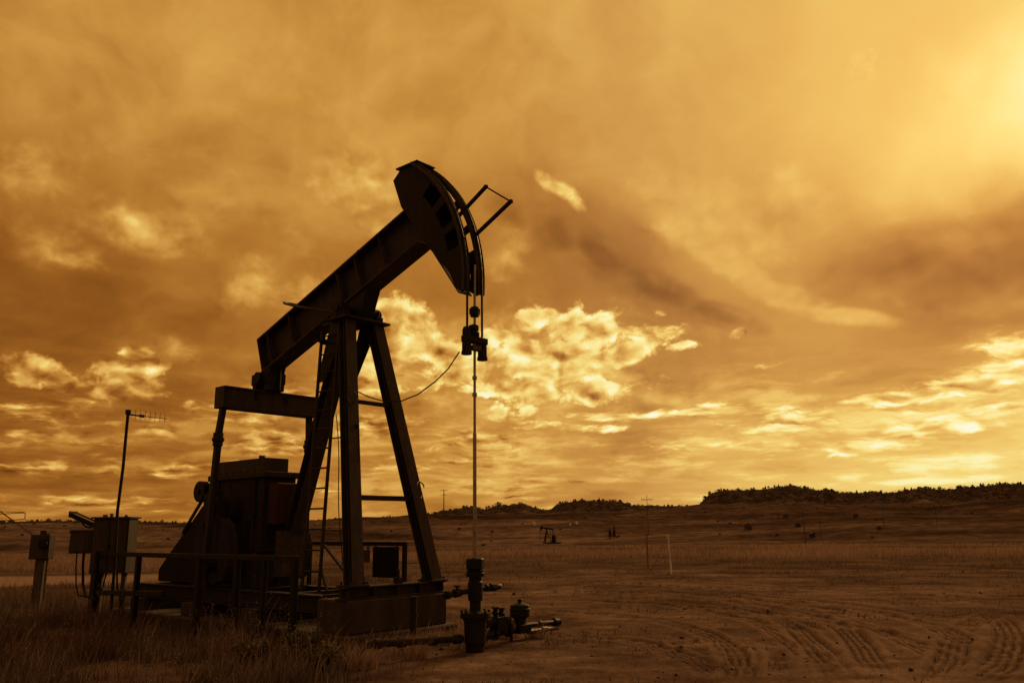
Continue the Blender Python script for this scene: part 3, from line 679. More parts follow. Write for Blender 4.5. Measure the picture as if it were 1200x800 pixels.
    for y in (-.165, .145):
        pts = [V((ar(2.575, a)[0], y, ar(2.575, a)[1])) for a in np.linspace(56, 2, 24)] + [V((xw, y, 4.95)), V((xw, y, 4.30))]
        bm = nb(); tube(bm, pts, .017); obj('wire_rope', bm, M['cable'], t, 0, True)
    bm = nb(); box2(bm, (xw - .07, -.22, 4.185), (xw + .07, .20, 4.275))
    obj('carrier_bar', bm, M['black'], t, .006)
    for y, zt, zb in ((-.175, 4.36, 4.00), (.150, 4.24, 3.96)):
        bm = nb(); lathe(bm, [(.045, zt + .04), (.062, zt), (.066, zb + .12), (.066, zb + .05), (.075, zb + .048), (.075, zb)], (xw, y, 0), n=14)
        obj('rope_socket', bm, M['rust'], t)
    bm = nb(); lathe(bm, [(.05, 4.275), (.085, 4.285), (.085, 4.34), (.06, 4.35), (.075, 4.39), (.075, 4.44), (.03, 4.46)], (xw, -.03, 0), n=14); box2(bm, (xw - .10, -.11, 4.285), (xw + .06, -.02, 4.36)); obj('load_cell', bm, M['black'], t, .004)
    bm = nb(); lathe(bm, [(.035, 4.57), (.065, 4.58), (.068, 4.64), (.040, 4.645), (.058, 4.66), (.058, 4.72), (.03, 4.73)], (xw, -.01, 0), n=14)
    box2(bm, (xw - .05, -.075, 4.61), (xw + .05, .055, 4.70)); obj('rod_clamp', bm, M['black'], t, .004)
    bm = nb(); box2(bm, (xw - .04, -.09, 4.08), (xw + .05, .08, 4.15)); rod(bm, (xw, -.12, 4.12), (xw, .12, 4.12), .02, n=8); box2(bm, (xw - .02, .06, 4.15), (xw + .04, .12, 4.185)); obj('clevis', bm, M['galv'], t, .004)
    bm = nb(); rod(bm, (xw, -.01, 2.9), (xw, -.01, 5.36), .019, n=10); rod(bm, (xw, -.01, 1.19), (xw, -.01, 2.9), .026, n=12)
    for z in (3.66, 3.42): rod(bm, (xw, -.01, z), (xw, -.01, z + .05), .034, n=10)
    obj('polished_rod', bm, M['bright'], t, 0, True)
    bm = nb(); tube(bm, [(2.58, -.20, 4.05), (2.28, -.12, 3.86), (1.99, -.1, 3.71), (1.62, -.1, 3.56), (1.25, -.1, 3.50), (.90, -.15, 3.53), (.62, -.22, 3.62), (.42, -.36, 3.74), (.36, -.44, 3.95)], .010, 6); obj('signal_cable', bm, M['cable'], t, 0, True)
    # equalizer, pitmans, cranks
    bm = nb(); box2(bm, (-2.68, -.92, 3.715), (-2.42, 1.0, 4.06)); box2(bm, (-2.72, -.94, 4.045), (-2.38, 1.02, 4.075)); box2(bm, (-2.72, -.94, 3.70), (-2.38, 1.02, 3.73))
    for y in (-.94, 1.02): box2(bm, (-2.70, y - .012, 3.70), (-2.40, y + .012, 4.075))
    eq = obj('equalizer', bm, M['web'], t, .004)
    bm = nb()
    for x in (-2.72, -2.34): box2(bm, (x - .065, -.17, 4.075), (x + .065, .17, 4.26))
    box2(bm, (-2.80, -.19, 4.20), (-2.27, .19, 4.40)); rod(bm, (-2.53, -.26, 4.31), (-2.53, .26, 4.31), .11, n=18)
    prism(bm, [(-2.78, -.16, 4.40), (-2.27, -.16, 4.40), (-2.22, -.16, 4.56), (-2.48, -.16, 4.46), (-2.74, -.16, 4.40)], (0, .32, 0))
    rod(bm, (-2.26, .05, 4.09), (-2.26, .05, 4.47), .03, n=8); rod(bm, (-2.86, -.05, 4.30), (-2.86, -.05, 4.36), .05, n=8)
    obj('tail_bearing', bm, M['black'], eq, .005)
    for y in (-.3, .32):
        bm = nb(); bar(bm, (-2.41, y, 3.88), (-2.41, y, 4.03), .06, .02); obj('bolt_plate', bm, M['black'], eq)
    for y in (-.86, .93):
        bm = nb(); s_ = 1 if y > 0 else -1
        bar(bm, (-2.55, y, 3.72), (-2.58, y + s_ * .04, 3.24), .09, .11, up=(1, 0, 0)); bar(bm, (-2.58, y + s_ * .04, 3.06), (-2.64, y + s_ * .09, 1.05), .10, .10, up=(1, 0, 0))
        rod(bm, (-2.58, y + s_ * .04, 3.04), (-2.58, y + s_ * .04, 3.27), .085, n=12); rod(bm, (-2.578, y + s_ * .04, 3.12), (-2.578, y + s_ * .04, 3.18), .105, n=12)
        obj('pitman_arm', bm, M['steel'], t, .006)
    for s_ in (-1, 1):
        y = s_ * .74; sh = V((-2.85, y, 2.0)); pin = V((-2.66, y, 1.02)); end = V((-2.60, y, .80))
        d = (end - sh).normalized(); n_ = V((d.z, 0, -d.x))
        bm = nb(); prism(bm, [sh - d * .28 + n_ * .2 - V((0, .06, 0)), sh + n_ * .26 - V((0, .06, 0)), end + n_ * .17 - V((0, .06, 0)), end + d * .08 - V((0, .06, 0)), end - n_ * .17 - V((0, .06, 0)), sh - n_ * .26 - V((0, .06, 0)), sh - d * .28 - n_ * .2 - V((0, .06, 0))], (0, .12, 0))
        rod(bm, pin - V((0, .10, 0)), pin + V((0, s_ * .2, 0)), .09, n=14); rod(bm, sh - V((0, .1, 0)), sh + V((0, .1, 0)), .17, n=18)
        cr = obj('crank', bm, M['black'], t, .006)
        for q in (-1, 1):
            bm = nb(); c0 = sh.lerp(end, .62) + n_ * q * .20
            pts = [c0 + d * .55 * math.cos(a) + n_ * q * .36 * math.sin(a) - V((0, .10, 0)) for a in np.linspace(0, math.pi, 11)]
            prism(bm, pts, (0, .20, 0)); obj('counterweight', bm, M['rust'], cr, .012)
    # gear box with lid, pedestal, covers
    bm = nb(); box2(bm, (-3.62, -.34, 1.25), (-1.96, .30, 2.50)); 
    for x in (-3.4, -2.2): box2(bm, (x - .03, -.39, 1.3), (x + .03, -.34, 2.48))
    box2(bm, (-1.96, -.16, 1.45), (-1.90, .16, 2.42))
    gb = obj('gear_box', bm, M['rust'], t, .012)
    bm = nb(); box2(bm, (-3.74, -.40, 2.50), (-1.86, .36, 2.60)); 
    for x in np.linspace(-3.6, -2.0, 8): rod(bm, (x, -.37, 2.60), (x, -.37, 2.64), .02, n=6)
    obj('flange', bm, M['steel'], gb, .02)
    bm = nb(); box2(bm, (-3.68, -.31, 2.60), (-2.02, .17, 2.845)); rod(bm, (-2.30, -.22, 2.845), (-2.30, -.22, 2.90), .035, n=8); rod(bm, (-2.16, -.27, 2.845), (-2.16, -.27, 2.885), .045, n=8); obj('lid', bm, M['web'], gb, .008)
    bm = nb(); rod(bm, (-2.85, -.52, 2.0), (-2.85, -.34, 2.0), .22, n=20); rod(bm, (-2.3, -.40, 1.9), (-2.3, -.34, 1.9), .16, n=18); obj('bearing_cap', bm, M['rust'], gb, .01)
    bm = nb(); box2(bm, (-1.90, -.30, 1.70), (-1.62, .26, 2.40)); obj('oil_tank', bm, M['red'], gb, .02)
    bm = nb(); box2(bm, (-1.60, -.30, .86), (-1.42, .12, 1.60)); obj('control_cover', bm, M['web'], t, .008)
    bm = nb(); prism(bm, [(-3.75, -.44, .67), (-1.95, -.44, .67), (-2.05, -.38, 1.25), (-3.6, -.38, 1.25)], (0, .82, 0)); obj('pedestal', bm, M['steel'], t, .01)
    bm = nb(); rod(bm, (-3.78, -.54, 2.32), (-3.78, -.40, 2.32), .19, n=24); rod(bm, (-3.78, -.57, 2.32), (-3.78, -.2, 2.32), .05, n=10); box2(bm, (-3.90, -.40, 2.26), (-3.60, -.30, 2.38)); obj('brake_drum', bm, M['black'], t, .008)
    bm = nb(); prism(bm, [(-3.74, -.47, 2.06), (-3.52, -.47, 2.12), (-3.2, -.47, .70), (-5.20, -.47, .70), (-5.20, -.47, .92)], (0, .25, 0)); obj('belt_guard', bm, M['black'], t, .01)
    bm = nb(); bar(bm, (-3.66, -.49, 2.22), (-4.34, -.49, 1.58), .04, .05); bar(bm, (-3.60, -.49, 2.24), (-3.60, -.40, 1.9), .03, .03); obj('brake_lever', bm, M['steel'], t)
    bm = nb(); rod(bm, (-5.25, -.16, 1.02), (-5.25, .42, 1.02), .25, n=20); box2(bm, (-5.48, -.1, .67), (-5.02, .36, .82)); rod(bm, (-5.25, .42, 1.02), (-5.25, .5, 1.02), .18, n=16); obj('motor', bm, M['beige'], t, .01)
    # ladder, loose cables, diagonal brace
    def lad(z):
        k = (z - .70) / 4.12; return -.62 + .27 * k
    lr = nb()
    for x0, x1 in ((-.35, -.47), (.08, -.02)): bar(lr, (x0, lad(.70), .70), (x1, lad(4.82), 4.82), .035, .045, up=(1, 0, 0))
    L_ = obj('ladder', lr, M['steel'], t)
    z = 1.0
    while z < 4.8:
        k = (z - .7) / 4.12; xa = -.35 - .12 * k; xb = .08 - .10 * k
        bm = nb(); rod(bm, (xa, lad(z), z), (xb, lad(z), z), .014, n=8); obj('rung', bm, M['steel'], L_); z += .31
    for z in (1.6, 3.0, 4.4):
        bm = nb(); k = (z - .83) / 4.10; rod(bm, (.0, lad(z), z), (1.0 - .98 * k, -.76 + .47 * k + .06, z), .012, n=6); obj('ladder_stay', bm, M['steel'], L_)
    bm = nb(); bar(bm, (.02, -.50, 1.38), (.82, -.55, .85), .035, .035); bar(bm, (-.05, -.52, 1.10), (.15, -.52, .72), .03, .03); obj('brace', bm, M['steel'], t)
    bm = nb(); tube(bm, sag((.05, -.40, 3.40), (.46, -.50, 1.10), -.02, 14, .03), .008, 6); obj('hanging_cable', bm, M['cable'], t, 0, True)
    bm = nb(); tube(bm, sag((.66, -.45, 3.15), (.98, -.56, 1.2), -.01, 10, .01), .006, 6); box2(bm, (.60, -.47, 3.12), (.67, -.43, 3.17)); obj('hanging_cable', bm, M['cable'], t, 0, True)
    bm = nb(); c = V((.90, .50, 2.20)); pts = [c + V((.13 + .02 * math.sin(a * 3), .085 * math.cos(a), .125 * math.sin(a))) for a in np.linspace(.3, 5.6, 18)]; tube(bm, pts, .011, 6); obj('cable_loop', bm, M['galv'], t, 0, True)
    bm = nb(); c = V((.44, -.52, 3.60)); pts = [c + V((.14, .09 * math.cos(a), .10 * math.sin(a) + .03 * math.cos(2 * a))) for a in np.linspace(0, 6.28, 18)][:-1]; tube(bm, pts, .009, 6, True); obj('cable_loop', bm, M['cable'], t, 0, True)
    for y, h in ((-.55, .12), (.1, .20), (.62, .09)):
        bm = nb(); box2(bm, (.98, y - .05, .832), (1.08, y + .05, .832 + h * .4)); rod(bm, (1.03, y, .832), (1.03, y, .832 + h), .022, n=8); obj('anchor_bolt', bm, M['steel'], t)
build_pumpjack()

def build_wellhead():
    t = thing('wellhead', 'upright black wellhead of stacked flanges with the polished rod entering its top', 'wellhead', wp(2.7, 0), -A_PJ)
    bm = nb(); lathe(bm, [(.115, -.15), (.125, .10), (.142, .14), (.148, .30), (.152, .40), (.165, .42), (.165, .45), (.20, .46), (.20, .515), (.18, .52), (.10, .54)], n=28)
    for k in range(8): rod(bm, (.18 * math.cos(k * .785), .18 * math.sin(k * .785), .44), (.18 * math.cos(k * .785), .18 * math.sin(k * .785), .55), .018, n=6)
    obj('casing_head', bm, M['black'], t)
    bm = nb(); lathe(bm, [(.075, .53), (.075, .66), (.095, .67), (.10, .72), (.10, .90), (.085, .92), (.085, .97), (.125, .98), (.13, 1.02), (.115, 1.03), (.115, 1.05), (.13, 1.06), (.09, 1.075)], n=20); obj('tubing_head', bm, M['black'], t)
    bm = nb(); lathe(bm, [(.10, 1.07), (.122, 1.08), (.122, 1.20), (.105, 1.215), (.04, 1.22)], n=8); obj('stuffing_box', bm, M['black'], t, .005)
    bm = nb(); rod(bm, (0, .08, .815), (0, .48, .82), .036, n=12); rod(bm, (0, .30, .818), (0, .40, .819), .055, n=8); rod(bm, (0, .20, .82), (0, .24, .82), .05, n=10); obj('outlet_pipe', bm, M['black'], t)
    bm = nb(); rod(bm, (0, .44, .822), (0, .50, .822), .034, n=12); obj('plug', bm, M['bright'], t)
    bm = nb(); rod(bm, (0, -.08, .80), (-.02, -.56, .765), .034, n=12); rod(bm, (0, -.30, .79), (0, -.40, .78), .055, n=10); rod(bm, (0, -.48, .772), (0, -.54, .767), .052, n=8); rod(bm, (0, -.35, .80), (0, -.35, .87), .016, n=8); rod(bm, (-.05, -.35, .87), (.05, -.35, .87), .012, n=8)
    obj('bleed_pipe', bm, M['black'], t)
    return t
build_wellhead()

def build_flowline():
    t = thing('flow_line', 'rusty ground pipe with a bent end running from the grass to the wellhead foot', 'pipe', wp(2.25, -1.45), -A_PJ)
    bm = nb(); tube(bm, [(-.05, -.03, -.05), (-.05, -.03, .14), (-.03, .0, .20), (.02, .06, .225), (.2, .6, .215), (.33, 1.15, .20), (.36, 1.30, .19)], .045, 12); obj('pipe', bm, M['rust'], t, 0, True)
    for k in (.08, .40, .85, 1.22):
        bm = nb(); p = V((.02, .06, .225)).lerp(V((.36, 1.30, .19)), k / 1.3); d = V((.34, 1.24, 0)).normalized(); rod(bm, p - d * .05, p + d * .05, .062, n=12); obj('collar', bm, M['rust'], t)
    s = thing('stake', 'rusty steel stake standing in front of the concrete block face', 'stake', wp(1.50, -.02), -A_PJ)
    bm = nb(); rod(bm, (0, 0, -.1), (.01, .0, .64), .045, n=10); obj('shaft', bm, M['rust'], s); bm = nb(); rod(bm, (.01, 0, .64), (.01, 0, .67), .055, n=10); obj('cap', bm, M['rust'], s); bm = nb(); rod(bm, (.008, 0, .40), (.008, 0, .45), .056, n=10); obj('collar', bm, M['rust'], s)
build_flowline()

def build_valves():
    t = thing('valve_assembly', 'black pipe valves with a bulky actuator on the dirt beyond the wellhead foot', 'valve', wp(2.5, .16), -A_PJ)
    bm = nb(); rod(bm, (.06, .02, .17), (0, .50, .18), .055, n=12); rod(bm, (0, .50, .18), (-.05, 1.12, .20), .05, n=12); obj('pipe', bm, M['black'], t)
    for p_, q_ in (((.02, .14, .172), (.01, .22, .174)), ((0, .40, .178), (0, .46, .18)), ((-.02, .72, .19), (-.02, .78, .19))):
        bm = nb(); rod(bm, p_, q_, .088, n=14); obj('flange', bm, M['black'], t)
    bm = nb()
    for y, h in ((.46, .52), (.58, .50)):
        rod(bm, (0, y, .18), (0, y, h), .034, n=10); rod(bm, (0, y, h - .08), (0, y, h - .05), .055, n=10); rod(bm, (-.075, y, h), (.075, y, h), .013, n=8); rod(bm, (0, y - .05, h), (0, y + .05, h), .013, n=8); rod(bm, (0, y, .26), (0, y, .34), .06, n=10)
    rod(bm, (0, .24, .34), (0, .74, .34), .06, n=12); rod(bm, (0, .22, .34), (0, .30, .34), .085, n=12); rod(bm, (0, .60, .34), (0, .70, .34), .09, n=12); box2(bm, (-.08, .42, .20), (.08, .64, .40))
    obj('valve', bm, M['black'], t, .006)
    bm = nb()
    lathe(bm, [(.09, .33), (.135, .35), (.145, .37), (.145, .44), (.155, .445), (.155, .465), (.145, .47), (.135, .52), (.05, .545), (.03, .55), (.03, .60)], (-.03, 1.02, 0), n=18); obj('actuator', bm, M['black'], t, .005)
    bm = nb(); rod(bm, (-.03, 1.02, .18), (-.03, 1.02, .34), .09, n=12); box2(bm, (-.13, .90, .13), (.07, 1.16, .25)); rod(bm, (-.03, .84, .26), (-.03, .90, .26), .05, n=10); obj('valve_body', bm, M['black'], t, .006)
    bm = nb(); rod(bm, (-.05, 1.12, .22), (-.12, 2.0, .19), .038, n=12); rod(bm, (-.12, 1.92, .19), (-.125, 2.04, .19), .065, n=12); rod(bm, (-.08, 1.5, .205), (-.085, 1.56, .204), .055, n=12); obj('pipe', bm, M['black'], t)
    bm = nb(); rod(bm, (.04, 1.10, .14), (-.09, 1.97, .11), .034, n=12); rod(bm, (-.02, 1.5, .13), (-.03, 1.62, .125), .045, n=10); obj('pipe', bm, M['galv'], t)
    bm = nb(); rod(bm, (-.03, .82, -.12), (-.03, .83, .16), .022, n=8); obj('support', bm, M['black'], t)
    bm = nb(); rod(bm, (-.02, .70, .20), (-.02, .86, .30), .03, n=8); rod(bm, (.02, .76, .24), (.02, .82, .24), .05, n=10); obj('gauge', bm, M['galv'], t)
build_valves()

# ------------------------------------------------------------------ guard rails beside the unit
def build_rails():
    t = thing('guard_rail', 'low dark pipe guard rail in tall grass before the gear box and cabinet', 'railing', wp(-5.75, -1.38), -A_PJ)
    top = 1.22
    bm = nb(); bar(bm, (.05, 0, top), (6.35, 0, top), .06, .08); obj('top_rail', bm, M['black'], t, .006)
    bm = nb(); bar(bm, (.05, 0, .52), (2.6, 0, .60), .06, .09); obj('lower_rail', bm, M['black'], t, .006)
    for x, w, h in ((0, .13, 1.27), (1.62, .085, top - .04), (3.72, .085, top - .04), (4.82, .085, top - .04), (5.55, .07, top - .04), (6.3, .085, top - .04)):
        bm = nb(); bar(bm, (x, 0, -.15), (x, 0, h), w, w); obj('post', bm, M['black'], t, .006)
    t = thing('guard_rail', 'dark guard rail behind the front legs with sign boards hung on it', 'railing', wp(-3.4, 1.62), -A_PJ)
    bm = nb(); bar(bm, (0, 0, 1.36), (2.90, 0, 1.36), .05, .07); obj('top_rail', bm, M['black'], t, .006)
    for x in (0.1, 1.63, 2.86):
        bm = nb(); bar(bm, (x, 0, -.1), (x, 0, 1.33), .07, .07); obj('post', bm, M['black'], t, .006)
    for lab, x0, x1, z0, z1, mt in (('large dark square sign board hung under the guard rail between the legs', 2.07, 2.76, .78, 1.31, 'black'), ('small grey sign board hung on the guard rail beside the larger dark one', 1.70, 1.98, 1.03, 1.25, 'galv')):
        s = thing('sign_board', lab, 'sign', wp(-3.4, 1.62), -A_PJ)
        bm = nb(); box2(bm, (x0, -.062, z0), (x1, -.042, z1)); obj('panel', bm, M[mt], s, .003)
        for x in (x0 + .06, x1 - .06):
            bm = nb(); box2(bm, (x - .012, -.064, z1 - .03), (x + .012, -.030, 1.345)); obj('hanger', bm, M['galv'], s)
build_rails()

# ------------------------------------------------------------------ electrical gear on the left
def build_electrics():
    Y = 16.3
    t = thing('control_cabinet', 'large beige metal control cabinet on posts behind the guard rail corner', 'cabinet', (-7.62, Y, 0))
    for x in (-.22, .22):
        bm = nb(); bar(bm, (x, .05, -.2), (x, .05, 1.0), .08, .08); obj('post', bm, M['wood'], t, .005)
    bm = nb(); box2(bm, (-.34, -.20, .86), (.34, .20, 1.86)); body = obj('body', bm, M['beige'], t, .012)
    bm = nb(); box2(bm, (-.375, -.25, 1.862), (.375, .24, 1.895)); obj('rain_hood', bm, M['beige'], body, .006)
    bm = nb(); box2(bm, (.02, -.222, .92), (.31, -.202, 1.80)); box2(bm, (-.31, -.222, .92), (-.02, -.202, 1.80)); obj('door', bm, M['beige'], body, .006)
    bm = nb(); rod(bm, (.0, -.235, 1.36), (.0, -.225, 1.36), .03, n=10); box2(bm, (-.012, -.25, 1.28), (.012, -.236, 1.42)); obj('handle', bm, M['black'], body)
    
    for x, r_, h_ in ((-.1, .03, .065), (-.22, .045, .045), (.18, .03, .035)):
        bm = nb(); rod(bm, (x, 0, 1.895), (x, 0, 1.895 + h_), r_, n=8); obj('vent', bm, M['galv'], body)
    bm = nb(); tube(bm, [(-.10, .0, .86), (-.14, -.03, .55), (-.2, -.05, .40), (-.32, -.05, .42)], .02, 8); obj('conduit', bm, M['black'], t, 0, True); bm = nb(); tube(bm, [(.1, 0, .86), (.13, 0, .6), (.22, 0, .36), (.3, 0, .1)], .018, 8); obj('conduit', bm, M['black'], t, 0, True)
    s = thing('junction_box', 'small beige junction box with two hanging cables beside the big cabinet', 'electrical box', (-8.19, Y, 0))
    bm = nb(); box2(bm, (-.21, -.16, 1.225), (.20, .10, 1.64)); box2(bm, (-.225, -.18, 1.622), (.215, .11, 1.66)); obj('body', bm, M['beige'], s, .01)
    bm = nb(); box2(bm, (-.17, -.18, 1.26), (.16, -.162, 1.60)); obj('door', bm, M['beige'], s, .006)
    bm = nb(); bar(bm, (.17, .16, -.2), (.17, .16, 1.82), .10, .10); obj('post', bm, M['wood'], s, .005)
    for x, e, r in ((-.11, .24, .014), (.02, .22, .024)):
        bm = nb(); tube(bm, [(x, -.03, 1.23), (x + .01, -.03, .95), (x + .05, -.04, .66), (x + .12, -.05, .46), (e, -.05, .42)], r, 8); obj('cable', bm, M['black'], s, 0, True)
    p = thing('solar_panel', 'dark tilted solar panel seen edge on above the small junction box', 'solar panel', (-8.2, Y + .12, 0))
    bm = nb(); bar(bm, (-.30, 0, 1.945), (.22, 0, 1.715), .26, .05, up=(0, 0, 1)); obj('panel', bm, M['panel'], p, .004)
    bm = nb()
    for y in (-.14, .14): bar(bm, (-.32, y, 1.95), (.24, y, 1.71), .02, .085)
    bar(bm, (-.325, -.15, 1.955), (-.325, .15, 1.955), .02, .12); bar(bm, (.245, -.15, 1.705), (.245, .15, 1.705), .02, .09); obj('frame', bm, M['black'], p)
    bm = nb(); tube(bm, [(-.14, 0, 1.87), (-.13, 0, 1.78), (-.06, 0, 1.72), (.05, 0, 1.70)], .016, 8); rod(bm, (.12, .0, 1.66), (.12, 0, 1.74), .03, n=8); box2(bm, (.10, -.02, 1.645), (.22, .05, 1.70)); obj('bracket', bm, M['black'], p)
    a = thing('antenna_mast', 'thin tall mast with a small comb antenna at its tip beside the cabinet', 'antenna', (-7.33, 15.75, 0))
    bm = nb(); pts = [(0.02, 0, -.2), (.01, 0, 1.0), (-.03, 0, 2.0), (0.0, 0, 2.8), (.0, 0, 3.5), (0, 0, 3.84)]; tube(bm, pts, .028, 10); rod(bm, (0, 0, 3.80), (0, 0, 3.88), .05, n=10); obj('pole', bm, M['rust'], a, 0, True)
    bm = nb(); b0, b1 = V((-.04, .02, 3.80)), V((.56, .45, 3.76)); rod(bm, b0, b0.lerp(b1, .42), .016, n=8); rod(bm, b0.lerp(b1, .42), b1, .007, n=6); rod(bm, b0.lerp(b1, .32), b0.lerp(b1, .44), .03, n=8); yb = obj('boom', bm, M['galv'], a)
    for k in np.linspace(.22, .95, 7):
        bm = nb(); q = b0.lerp(b1, k); rod(bm, q - V((0, 0, .09 - .02 * k)), q + V((0, 0, .12 - .02 * k)), .0045, n=6); obj('element', bm, M['galv'], yb)
    g = thing('meter_post', 'thick wooden post carrying a grey meter box under a wire aerial', 'post', (-9.44, 17.2, 0))
    bm = nb(); bar(bm, (-.03, 0, -.2), (-.02, 0, 1.10), .20, .16); bar(bm, (.10, -.02, -.2), (.10, -.02, 1.2), .035, .035); obj('post', bm, M['wood'], g, .01)
    bm = nb(); box2(bm, (-.21, -.17, 1.10), (.18, .05, 1.58)); box2(bm, (-.07, -.10, 1.58), (.06, .04, 1.66)); mb = obj('box', bm, M['beige'], g, .012)
    bm = nb(); rod(bm, (.09, -.24, 1.40), (.09, -.17, 1.40), .085, n=18); box2(bm, (-.02, -.19, 1.30), (.19, -.171, 1.50)); obj('meter', bm, M['black'], mb, .004)
    an = thing('aerial', 'wire loop aerial on a slanting arm above the meter post', 'antenna', (-9.55, 17.1, 1.52))
    bm = nb(); rod(bm, (.02, 0, -.02), (-.62, .05, .38), .013, n=8); rod(bm, (-.62, .05, .38), (-.9, .07, .56), .012, n=8); obj('arm', bm, M['galv'], an)
    for (x0, z0, x1, z1) in ((-1.3, .46, -.30, .49), (-1.3, .31, -.29, .365), (-1.3, .54, -.32, .50)):
        bm = nb(); rod(bm, (x0, .05, z0), (x1, .0, z1), .008, n=6); obj('element', bm, M['galv'], an)
    bm = nb(); rod(bm, (-.30, .0, .49), (-.29, .0, .365), .008, n=6); obj('element', bm, M['galv'], an)
build_electrics()

# ------------------------------------------------------------------ marker posts, poles and small far things
def build_markers():
    t = thing('marker_post', 'slim white marker post standing at the edge of the tall grass', 'marker post', (5.38, 29.66, hz(5.38, 29.66)))
    bm = nb(); bar(bm, (.02, 0, -.1), (-.03, 0, 1.28), .085, .05); obj('shaft', bm, M['white'], t, .01)
    bm = nb(); box2(bm, (-.075, -.03, 1.275), (.015, .03, 1.30)); obj('cap', bm, M['white'], t)
    t = thing('marker_post', 'faded orange marker post behind the slim white one', 'marker post', (5.38, 34.7, hz(5.38, 34.7)))
    bm = nb(); bar(bm, (0, 0, -.1), (0, 0, 1.33), .17, .05); obj('shaft', bm, M['orange'], t, .01)
    bm = nb(); box2(bm, (-.095, -.035, 1.325), (.095, .035, 1.36)); obj('cap', bm, M['orange'], t)
    t = thing('branch', 'thin dark bent stick leaning beside the white marker post', 'stick', (4.75, 30.6, hz(4.75, 30.6)))
    bm = nb(); tube(bm, [(0, 0, -.03), (.16, 0, .22), (.36, 0, .52), (.50, 0, .80), (.56, 0, 1.0)], .010, 6); tube(bm, [(.36, 0, .52), (.30, 0, .66)], .009, 6); obj('stem', bm, M['wood'], t, 0, True)
build_markers()
def at(px, py, Y=None):
    """where a bearing first meets the terrain (or the point at range Y on that bearing)"""
    d = look(px, py); az = math.atan2(d.x, d.y)
    r = np.linspace(40, 760, 2881); te = (height(r * math.sin(az), r * math.cos(az)) - CAM_H) / r
    hit = np.maximum.accumulate(te) >= d.z / math.hypot(d.x, d.y)
    q = r[np.argmax(hit)] if hit.any() else (Y or 400)
    return (q * math.sin(az), q * math.cos(az))
def utility(x, y, h, arms, label, rad=.15):
    t = thing('utility_pole', label, 'utility pole', (x, y, hz(x, y)))
    bm = nb(); rod(bm, (0, 0, -.5), (0, 0, h), rad, rad * .75, n=10); obj('pole', bm, M['wood'], t)
    for (z, half) in arms:
        bm = nb(); bar(bm, (-half, 0, z), (half, 0, z), .14, .18); arm = obj('cross_arm', bm, M['wood'], t)
        for k in (-1, -.45, .45, 1):
            bm = nb(); rod(bm, (k * half * .94, 0, z + .09), (k * half * .94, 0, z + .42), .07, n=8); obj('insulator', bm, M['galv'], arm)
def pole_at(px, py0, py1, arms, label, rad):
    x, y = at(px, py0); h = (py0 - py1) * math.hypot(x, y) / FOC * 1.02
    utility(x, y, h, [(h * f, half) for f, half in arms], label, rad)
pole_at(520, 604, 575, ((.96, 2.6), (.80, 2.2)), 'utility pole with two cross arms on the hill between leg and polished rod', .34)
pole_at(760, 627, 583, ((.88, 1.9),), 'utility pole with one cross arm rising above the skyline near the marker posts', .10)
pole_at(944, 637, 600, (), 'short bare dark pole standing in the meadow before the long mesa', .075)
pole_at(962, 626, 608, (), 'small faint pole behind the short bare dark one', .10)
pole_at(1036, 616, 597, ((.90, .8),), 'faint distant pole with short cross arm below the middle of the long mesa', .10)
pole_at(1098, 614, 596, ((.90, .8),), 'faint distant pole with short cross arm farthest from the pump jack', .10)

def far_pumpjack(x, y, sc, rz, label, group):
    t = thing('distant_pump_jack', label, 'pump jack', (x, y, hz(x, y)), rz, group); t.scale = (sc, sc, sc)
    bm = nb(); ibeam(bm, (-2.7, 0, 5.0), (2.2, 0, 5.6), .34, .62, .04, .1); obj('walking_beam', bm, M['black'], t)
    bm = nb(); prism(bm, [(1.6, -.2, 6.3), (2.2, -.2, 6.3), (2.6, -.2, 5.6), (2.65, -.2, 4.9), (2.5, -.2, 4.4), (1.7, -.2, 5.3)], (0, .4, 0)); obj('horse_head', bm, M['black'], t)
    for p in ((1.0, -.8), (1.0, .8), (-1.7, 0)):
        bm = nb(); bar(bm, (p[0], p[1], 0), (0, p[1] * .4, 5.0), .28, .28); obj('leg', bm, M['black'], t)
    bm = nb(); box2(bm, (-3.5, -.5, .3), (-2, .5, 2.7)); obj('gear_box', bm, M['black'], t)
    bm = nb(); bar(bm, (-2.6, -.9, 4.6), (-2.6, -.9, 1.2), .16, .16); bar(bm, (-2.6, .9, 4.6), (-2.6, .9, 1.2), .16, .16); obj('pitman_arm', bm, M['black'], t)
    bm = nb(); prism(bm, [(-3.4, -1.1, 2.6), (-1.8, -1.1, 2.6), (-1.6, -1.1, .8), (-3.4, -1.1, .6)], (0, .3, 0)); obj('counterweight', bm, M['black'], t)
    bm = nb(); box2(bm, (-5.4, -1.1, -.6), (1.3, 1.1, .35)); obj('skid', bm, M['black'], t)
    bm = nb(); rod(bm, (2.7, 0, 0), (2.7, 0, 4.5), .06, n=6); obj('polished_rod', bm, M['black'], t)
x, y = at(641, 636, 235); far_pumpjack(x, y, .82, R(160), 'tiny distant pump jack in the middle of the range behind the wellhead', None)
def tank(x, y, r, h, label):
    t = thing('storage_tank', label, 'tank', (x, y, hz(x, y)), 0, 'pale tanks on the far slope')
    bm = nb(); lathe(bm, [(r, -.3), (r, h)], n=16); obj('shell', bm, M['white'], t); bm = nb(); lathe(bm, [(r * 1.02, h), (.1, h + r * .3)], n=16); obj('roof', bm, M['white'], t)
